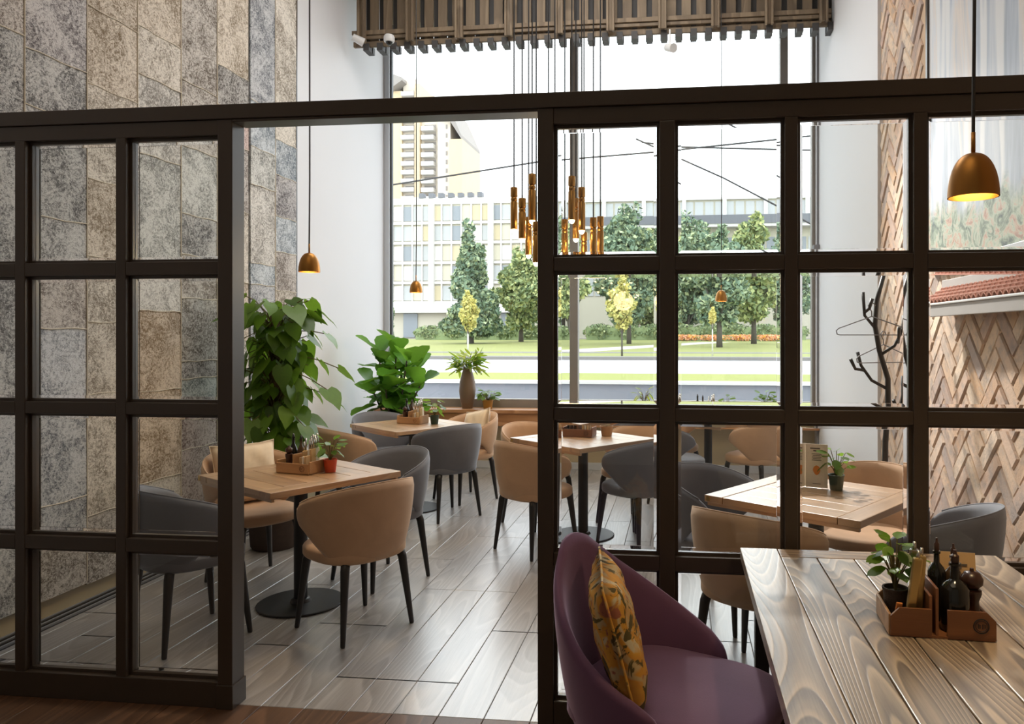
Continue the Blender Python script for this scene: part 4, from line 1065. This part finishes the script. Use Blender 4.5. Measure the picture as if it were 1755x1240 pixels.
TP = [(881, 321, 393, 5.75, 'leftmost brass tube pendant of the cluster'),
      (895, 340, 409, 5.62, 'second brass tube pendant from the left, hanging lower than its neighbour'),
      (912, 298, 378, 5.70, 'highest brass tube pendant just left of the doorway post'),
      (906, 372, 437, 6.00, 'brass tube pendant hanging under the highest one beside the doorway post'),
      (919, 380, 450, 5.60, 'lowest brass tube pendant at the edge of the doorway post'),
      (968, 376, 446, 6.05, 'low brass tube pendant at the left edge of the pane'),
      (980, 302, 377, 5.65, 'highest brass tube pendant behind the pane right of the post'),
      (987, 340, 409, 5.95, 'brass tube pendant half hidden behind the high ones in the pane'),
      (997, 321, 395, 5.72, 'second highest brass tube pendant behind the pane'),
      (1001, 398, 462, 6.1, 'low brass tube pendant in the middle of the pane, partly hidden'),
      (1017, 373, 447, 5.80, 'brass tube pendant second from the right in the pane'),
      (1029, 371, 445, 5.95, 'rightmost brass tube pendant of the cluster'),
      (940, 330, 402, 5.85, 'brass tube pendant hidden behind the doorway post, its cord above the beam'),
      (951, 352, 425, 5.90, 'brass tube pendant beside the post in the corner of the pane')]
for a in TP: tube_pendant(*a)
rl = bpy.data.lights.new('cluster_light', 'POINT'); rl.energy = 14; rl.color = (1, .72, .36); rl.shadow_soft_size = .15
ro = bpy.data.objects.new('cluster_light', rl); C.objects.link(ro); ro.location = (-.85, 5.75, 2.05)

# ------------------------------------------------------------------ coat stand with hangers
cs = thing('coat_stand', 'black branching tree coat stand in front of the brick pier', 'coat stand', (1.22, 4.72, 0))
MB().lathe([(.17, 0), (.175, .006), (.17, .014), (.04, .022), (.03, .04)], 28).build('base', M['black'], cs, smooth=True, angle=.5)
MB().tube([(0, 0, .02), (.0, 0, .6), (.005, 0, .9), (.02, 0, 1.12), (.02, 0, 1.28), (-.03, 0, 1.45), (-.055, 0, 1.6), (-.045, 0, 1.75), (-.0, 0, 1.92)], [.018, .018, .017, .017, .016, .015, .015, .014, .012], 10).build('trunk', M['black'], cs, smooth=True)
BR = [[(.018, 0, 1.22), (-.07, .02, 1.27), (-.13, .03, 1.36), (-.15, .03, 1.44)], [(-.11, .03, 1.33), (-.17, .0, 1.34), (-.2, -.01, 1.40)], [(-.05, 0, 1.58), (-.12, -.02, 1.66), (-.13, -.02, 1.80)],
      [(-.12, -.02, 1.68), (-.1, -.05, 1.70), (-.085, -.06, 1.76)], [(-.03, 0, 1.42), (.05, -.03, 1.48), (.095, -.04, 1.58), (.10, -.04, 1.66)], [(.07, -.03, 1.50), (.06, -.08, 1.53), (.06, -.09, 1.59)],
      [(.02, 0, 1.02), (.08, -.02, 1.08), (.10, -.02, 1.18), (.10, -.02, 1.30)], [(.09, -.02, 1.11), (.05, -.06, 1.12), (.03, -.08, 1.16)]]
for q in BR: MB().tube(q, [.010] + [.009] * (len(q) - 2) + [.011], 8).build('branch', M['black'], cs, smooth=True)
def hanger(px, py, Y, lab, tw):
    p = onY(px, py, Y); o = thing('coat_hanger', lab, 'hanger', p.to_tuple(), tw, 'wire hangers on the coat stand')
    b = MB(); b.tube([(0, 0, 0), (-.19, 0, -.07), (-.205, 0, -.085), (-.2, 0, -.105), (-.185, 0, -.11), (.185, 0, -.11), (.2, 0, -.105), (.205, 0, -.085), (.19, 0, -.07), (0, 0, 0)], .0035, 6)
    b.build('frame', M['stone'], o, smooth=True)
    MB().tube([(0, 0, 0), (0, 0, .03), (-.012, 0, .045), (-.02, 0, .065), (-.008, 0, .08), (.012, 0, .078), (.02, 0, .062)], .0035, 6).build('hook', M['stone'], o, smooth=True)
hanger(1494, 542, 4.68, 'wire coat hanger hooked on the upper branch of the coat stand', 0)
hanger(1514, 590, 4.80, 'wire coat hanger hooked on the lower branch of the coat stand', .5)
# conduit with a small box on the white wall
cn = thing('wall_conduit', 'thin dark vertical conduit with a small junction box on the white wall by the window', 'conduit', (XR - .012, 8.35, 0))
MB().tube([(0, 0, .1), (0, 0, ZC - .02)], .011, 8).build('pipe', M['stone'], cn)
MB().bb(-.05, .012, -.06, .06, 2.42, 2.50).build('junction_box', M['stone'], cn, bevel=.004)

# ------------------------------------------------------------------ outside: terrace, street, park
def ground(nm, m, pts, z=0, lab=None):
    b = MB(); n_ = len(pts); b.add([(*q[:2], (q[2] if len(q) > 2 else z)) for q in pts] + [(*q[:2], (q[2] if len(q) > 2 else z) - .3) for q in pts],
        [tuple(range(n_)), tuple(range(n_, 2 * n_))[::-1]] + [(i, i + n_, (i + 1) % n_ + n_, (i + 1) % n_) for i in range(n_)])
    o = struct(b.build(nm, M[m])); o['label'] = lab or nm; return o
GX0, GX1 = -70, 60
G = .60
ground('terrace', 'paving', [(-20, YB + .2), (15, YB + .2), (15, 14.6), (-20, 14.6)], -.05, 'grey paved terrace below the window')
pw = thing('parapet_wall', 'grey concrete retaining wall with pale coping outside the window', 'wall', (0, 14.8, 0))
MB().bb(-22, 16, -.15, .15, -.1, G - .02).build('wall_face', M['parapet'], pw); MB().bb(-22, 16, -.22, .2, G - .02, G + .03).build('coping', M['b_white'], pw)
ground('verge_near', 'verge', [(GX0, 15.0), (GX1, 15.0), (GX1, 18.3), (GX0, 18.3)], G, 'near grass verge of the street')
ground('street', 'road', [(GX0, 18.3), (GX1, 18.3), (GX1, 28), (GX0, 28)], G - .02, 'pale asphalt street')
ground('kerb', 'kerb', [(GX0, 28), (GX1, 28), (GX1, 29.0), (GX0, 29.0)], G + .10, 'far kerb of the street')
ground('verge_far', 'lawn', [(GX0, 29.0), (GX1, 29.0), (GX1, 35), (GX0, 35)], G + .06, 'far grass verge of the street')
ground('footpath', 'kerb', [(GX0, 35), (GX1, 35), (GX1, 37), (GX0, 37)], G + .07, 'dark footpath')
ground('lawn', 'lawn', [(GX0, 37, G + .06), (GX1, 37, G + .06), (GX1, 62, 1.12), (GX0, 62, 1.12)], 0, 'park lawn rising to the hedge')
ground('park_path', 'path', [(-7, 37, G + .09), (-4.5, 37, G + .09), (4, 55, .99), (2, 55, .99)], 0, 'pale diagonal path over the lawn')
ground('back_ground', 'kerb', [(-160, 62), (130, 62), (130, 330), (-160, 330)], 1.1, 'ground behind the hedge')

def crown(mat, blobs, nq, size, seed):
    r = random.Random(seed); b = MB(); tot = sum(q[3] * q[4] * q[5] for q in blobs) ** 1
    for (cx_, cy_, cz_, rx, ry, rz_) in blobs:
        k = max(30, int(1.7 * nq * (rx * ry * rz_) / tot))
        for _ in range(k):
            u = Vector((r.gauss(0, 1), r.gauss(0, 1), r.gauss(0, 1))).normalized() * (r.random() ** .28)
            p = Vector((cx_ + u.x * rx, cy_ + u.y * ry, cz_ + u.z * rz_)); s_ = size * r.uniform(.4, 1.0)
            d1 = Vector((r.gauss(0, 1), r.gauss(0, 1), r.gauss(0, 1))).normalized(); d2 = d1.cross(Vector((r.gauss(0, 1), r.gauss(0, 1), r.gauss(0, 1)))).normalized()
            b.add([p - d1 * s_, p + d2 * s_ * .6, p + d1 * s_, p - d2 * s_ * .6], [(0, 1, 2, 3)])
    return b
def gz(Y): return G + .06 if Y < 37 else G + .06 + (1.12 - G - .06) * min(1, (Y - 37) / 25)
def tree(px, ytop, ybot, wpx, Y, mat, label, trunk_r=.16, nq=3500, size=.22, seed=1, cone=False, pale=False, lean=0):
    top, bot = onY(px, ytop, Y), onY(px, ybot, Y); z0 = gz(Y); X = top.x
    o = thing('tree', label, 'tree', (X, Y, z0), 0, 'trees in the park across the street'); r = random.Random(seed)
    ht, hb = top.z - z0, bot.z - z0; hw = wpx / FPX * Y / 2; bl = []
    for i in range(9):
        t_ = (i + .5) / 9; wz = (math.sin(PI * min(1, .12 + .88 * t_)) ** .6 if not cone else (1.08 - t_) ** .75)
        for k in range(3 if i < 7 else 2):
            a = r.uniform(0, 2 * PI); d = hw * wz * r.uniform(.15, .55)
            bl.append((d * math.cos(a), d * math.sin(a), hb + (ht - hb) * t_, hw * wz * r.uniform(.4, .62), hw * wz * r.uniform(.4, .62), (ht - hb) / 9 * r.uniform(.8, 1.25)))
    crown(mat, bl, nq, size, seed).build('crown', M[mat] if isinstance(mat, str) else mat, o) if not isinstance(mat, str) else crown(mat, bl, nq, size, seed).build('crown', M[mat], o)
    MB().tube([(lean, 0, -.1), (lean * .5, 0, hb * .6), (0, 0, hb + (ht - hb) * .6)], [trunk_r, trunk_r * .8, trunk_r * .35], 8).build('trunk', M['b_white'] if pale else M['trunk'], o, smooth=True)
    for k in range(4):
        a = k * 1.7; MB().tube([(lean * .3, 0, hb * .75), (hw * .4 * math.cos(a), hw * .4 * math.sin(a), hb + (ht - hb) * .35)], [trunk_r * .5, trunk_r * .2], 6).build('branch', M['trunk'], o)
tree(806, 386, 566, 118, 50, 'crown_dark', 'big dense dark green tree in front of the apartment building', .28, 9000, .24, 1, True)
tree(893, 425, 556, 120, 54.5, 'crown_green', 'spreading yellow-green tree next to the big dark tree', .2, 6500, .24, 2)
tree(802, 500, 564, 38, 33.5, 'crown_yellow', 'small yellow sapling with a pale trunk in front of the big dark tree', .05, 1100, .12, 3, False, True)
tree(664, 500, 590, 30, 48, 'crown_dark', 'narrow dark tree at the left edge of the window', .12, 1500, .2, 4)
tree(966, 390, 535, 105, 46, 'crown_green', 'forked green tree behind the window mullion', .2, 5500, .24, 5, False, False, .8)
tree(1078, 356, 545, 150, 50, 'crown_dark', 'dark green tree with a straight black trunk in the middle pane', .17, 8000, .25, 6)
tree(1066, 480, 562, 56, 30, 'crown_yellow', 'young yellow tree beside the dark trunk in the middle pane', .04, 1300, .12, 7)
tree(1178, 368, 550, 176, 64, 'crown_dark', 'dark green tree left of the far pendant lamp', .18, 8000, .28, 8)
tree(1233, 392, 548, 118, 44, 'crown_dark', 'dark green tree behind the far pendant lamp', .19, 7000, .24, 9)
tree(1292, 372, 540, 120, 50.5, 'crown_green', 'green tree at the right edge of the window', .2, 7000, .25, 10)
tree(1118, 400, 552, 165, 70, 'crown_green', 'leafy tree behind the partition mullion', .18, 6500, .3, 12)
tree(1352, 395, 548, 120, 66, 'crown_dark', 'dark tree beyond the right window jamb', .18, 4000, .26, 13)
tree(1221, 527, 553, 14, 31, 'crown_pale', 'thin pale sapling on the lawn in front of the far pendant tree', .035, 450, .09, 11, False, True)
def hedge(px0, px1, Y, h, label, mat='hedge', z0=1.05, depth=1.2, nq=5000, seed=1):
    a, b_ = onY(px0, 570, Y).x, onY(px1, 570, Y).x; r = random.Random(seed)
    o = thing('hedge' if mat == 'hedge' else 'flower_bed', label, 'hedge' if mat == 'hedge' else 'flowers', ((a + b_) / 2, Y, z0)); L = (b_ - a) / 2
    n_ = max(4, int(L)); bl = [(-L + (i + .5) * 2 * L / n_, 0, h * .5, L / n_ * 1.3, depth / 2, h * .55) for i in range(n_)]
    cr = crown(mat, bl, nq, .16, seed).build('foliage', M[mat], o)
    MB().bb(-L, L, -depth * .3, depth * .3, -.05, h * .8).build('core', M['hedge'], o)
hedge(715, 980, 60, 1.15, 'clipped green hedge across the lawn on the left', seed=1)
hedge(1006, 1380, 60, 1.25, 'clipped green hedge across the lawn on the right', seed=2)
hedge(1150, 1345, 57, .45, 'row of pink and orange flowers in front of the right hedge', 'flowers', 1.0, .9, 3000, 3)

# overhead wires
def wire(pts, Y, label):
    q = [onY(a, b_, Y) for a, b_ in pts]; o = thing('overhead_wire', label, 'wire', q[0].to_tuple(), 0, 'overhead wires above the street')
    MB().tube([p_ - q[0] for p_ in q], .03, 5).build('cable', M['cord'], o)
wire([(560, 338), (670, 317), (925, 277), (1130, 260), (1400, 232)], 24, 'overhead wire rising across the pale tower')
wire([(1100, 244), (1170, 252), (1330, 256), (1420, 258)], 25, 'nearly level overhead wire in the right pane')
wire([(1090, 238), (1240, 305), (1330, 352), (1420, 400)], 26, 'overhead wire descending to the right')

# apartment building across the park
def building(px0, px1, ytop, ybase, Y, label, cols, floors, mats, depth=14, name='apartment_building'):
    a, b_ = onY(px0, ytop, Y), onY(px1, ytop, Y); z1 = a.z; z0 = 1.0
    o = thing(name, label, 'building', (a.x, Y, z0)); Wd = b_.x - a.x; Hh = z1 - z0
    MB().bb(0, Wd, .25, depth, 0, Hh).build('wall', M[mats[0]], o)
    return o, Wd, Hh
bo, Wd, Hh = building(640, 945, 352, 560, 75, 'pale apartment building with rows of glazed bays across the park', 0, 0, ['b_wall'])
g0 = 3.6; fh = (Hh - g0) / 5; rb = random.Random(6); ncol = 18; cw = Wd / ncol
meshes = {}
def unit(k, m, sx, sy, sz):
    key = (k, m, round(sx, 2), round(sz, 2))
    if key not in meshes: meshes[key] = MB().bb(-sx / 2, sx / 2, -sy, 0, -sz / 2, sz / 2).mesh(k, M[m])
    return meshes[key]
for f_ in range(5):
    MB().bb(0, Wd, .02, .25, g0 + f_ * fh, g0 + f_ * fh + .28).build('floor_band', M['b_white'], bo)
    for c_ in range(ncol):
        xx = (c_ + .5) * cw; zz = g0 + f_ * fh + fh / 2 + .1
        m = rb.choice(['b_glass', 'b_glass', 'b_spandrel', 'b_wall', 'b_glass_dark', 'b_glass', 'b_white'])
        put('window', unit('window', m, cw * .86, .1, fh * .72), bo, (xx, .26, zz))
for c_ in range(0, ncol + 1, 6):
    MB().bb(c_ * cw - .28, c_ * cw + .28, -.25, .25, g0 - .6, Hh + .2).build('pilaster', M['b_white'], bo)
for c_ in range(0, ncol + 1):
    if c_ % 6: MB().bb(c_ * cw - .07, c_ * cw + .07, .0, .25, g0, Hh).build('fin', M['b_white'], bo)
MB().bb(-.3, Wd + .3, .1, 6, Hh, Hh + .65).build('parapet', M['b_white'], bo)
MB().bb(-.3, Wd + .3, -.6, .3, g0 - .9, g0).build('canopy', M['b_white'], bo)
for k, (q0, q1) in enumerate(((.17, .25), (.45, .53), (.72, .80))): MB().bb(Wd * q0, Wd * q1, .1, .26, .2, g0 - .95).build('doorway', M['b_glass_dark'], bo)
for k in range(7): MB().bb(Wd * (.26 + .055 * k), Wd * (.26 + .055 * k) + .5, .0, .8, Hh + .66, Hh + 1.15).build('roof_unit', M['b_dark'], bo)
MB().bb(Wd * .15, Wd * .84, 3, 7, Hh + .65, Hh + 1.3).build('roof_storey', M['b_white'], bo)

b2, Wd, Hh = building(968, 1420, 347, 560, 77, 'low pale building with a dark fascia band behind the right-hand trees', 0, 0, ['b_wall'], name='office_building')
cw = Wd / 26; zt = Hh
for c_ in range(26):
    put('window', unit('clerestory', 'b_glass', cw * .82, .1, 1.35), b2, ((c_ + .5) * cw, .26, zt - .85))
    put('window', unit('window', 'b_glass_dark' if c_ % 3 else 'b_glass', cw * .8, .1, 2.4), b2, ((c_ + .5) * cw, .26, zt - 5.0))
    put('window', unit('window', 'b_glass', cw * .8, .1, 2.0), b2, ((c_ + .5) * cw, .26, zt - 8.6))
for c_ in range(0, 27, 4): MB().bb(c_ * cw - .2, c_ * cw + .2, -.1, .25, zt - 1.7, zt + .25).build('pier', M['b_white'], b2)
MB().bb(-.2, Wd + .2, -1.4, .25, zt - 2.6, zt - 1.75).build('fascia', M['b_dark'], b2)
MB().bb(-.2, Wd + .2, -1.3, .25, zt - 2.9, zt - 2.6).build('soffit_band', M['b_white'], b2)
MB().bb(-.2, Wd + .2, -.05, 6, zt, zt + .2).build('parapet', M['b_white'], b2)

# pale residential tower further back
tw = thing('residential_tower', 'tall apricot residential tower with stacked balconies behind the apartment building', 'building', (onY(640, 100, 190).x, 190, 1.0))
X0t = tw.location.x
def tx(px, Y=190): return onY(px, 100, Y).x - X0t
def tz(py, px=720): return onY(px, py, 190).z - 1.0
def tbox(nm, m, a, b_, y0, y1, zt_, z0=0): return MB().bb(tx(a), tx(b_), y0, y1, z0, zt_).build(nm, M[m], tw)
tbox('left_block', 't_orange', 630, 684, 2, 18, tz(150)); tbox('balcony_block', 't_cream', 684, 707, 3, 18, tz(128)); tbox('yellow_pier', 't_orange', 707, 716, 1.5, 18, tz(140))
tbox('stair_block', 't_cream', 716, 752, 3, 18, tz(200)); tbox('right_block', 't_cream', 748, 770, 1, 18, tz(205)); tbox('gable_block', 't_orange', 770, 792, 0, 18, tz(240))
b = MB(); xa, xb, zA, zB = tx(746), tx(791), tz(200), tz(240); xm = tx(768)
b.add([(xa, -.5, zA), (xm, -.5, zA - .5), (xb, -.5, zB), (xb, -.5, zB + 1), (xm, -.5, zA + 3), (xa, -.5, zA + 3)] + [(xa, 18, zA), (xm, 18, zA - .5), (xb, 18, zB), (xb, 18, zB + 1), (xm, 18, zA + 3), (xa, 18, zA + 3)],
      [(0, 1, 2, 3, 4, 5), (11, 10, 9, 8, 7, 6)] + [(i, i + 6, (i + 1) % 6 + 6, (i + 1) % 6) for i in range(6)]).build('sloping_roof', M['t_grey'], tw)
b = MB(); b.add([(tx(668), -.5, tz(152)), (tx(690), -.5, tz(137)), (tx(690), -.5, tz(132)), (tx(660), -.5, tz(120)), (tx(668), 18, tz(152)), (tx(690), 18, tz(137)), (tx(690), 18, tz(132)), (tx(660), 18, tz(120))],
      [(0, 1, 2, 3), (7, 6, 5, 4), (0, 4, 5, 1), (1, 5, 6, 2), (2, 6, 7, 3), (3, 7, 4, 0)]).build('sloping_roof', M['t_grey'], tw)
for k in range(17):
    zz = tz(222 + 15.6 * k if k else 222); zz = tz(160) - k * (15.6 / FPX * 190)
    mb = MB(); mb.bb(tx(684), tx(706), 1.2, 3, zz, zz + 1.1); o = mb.build('balcony', M['b_white'], tw)
    MB().bb(tx(688), tx(704), 2.9, 2.99, zz + 1.15, zz + 1.75).build('window', M['t_grey'], tw)
    if zz < tz(215):
        MB().bb(tx(720), tx(741), .6, 3, zz - .3, zz + .8).build('balcony', M['b_white'], tw)
        MB().bb(tx(721), tx(741), 2.9, 2.99, zz + .85, zz + 1.75).build('window', M['t_grey'], tw)
        MB().bb(tx(762), tx(765), .9, .99, zz, zz + 1.1).build('window', M['t_grey'], tw)
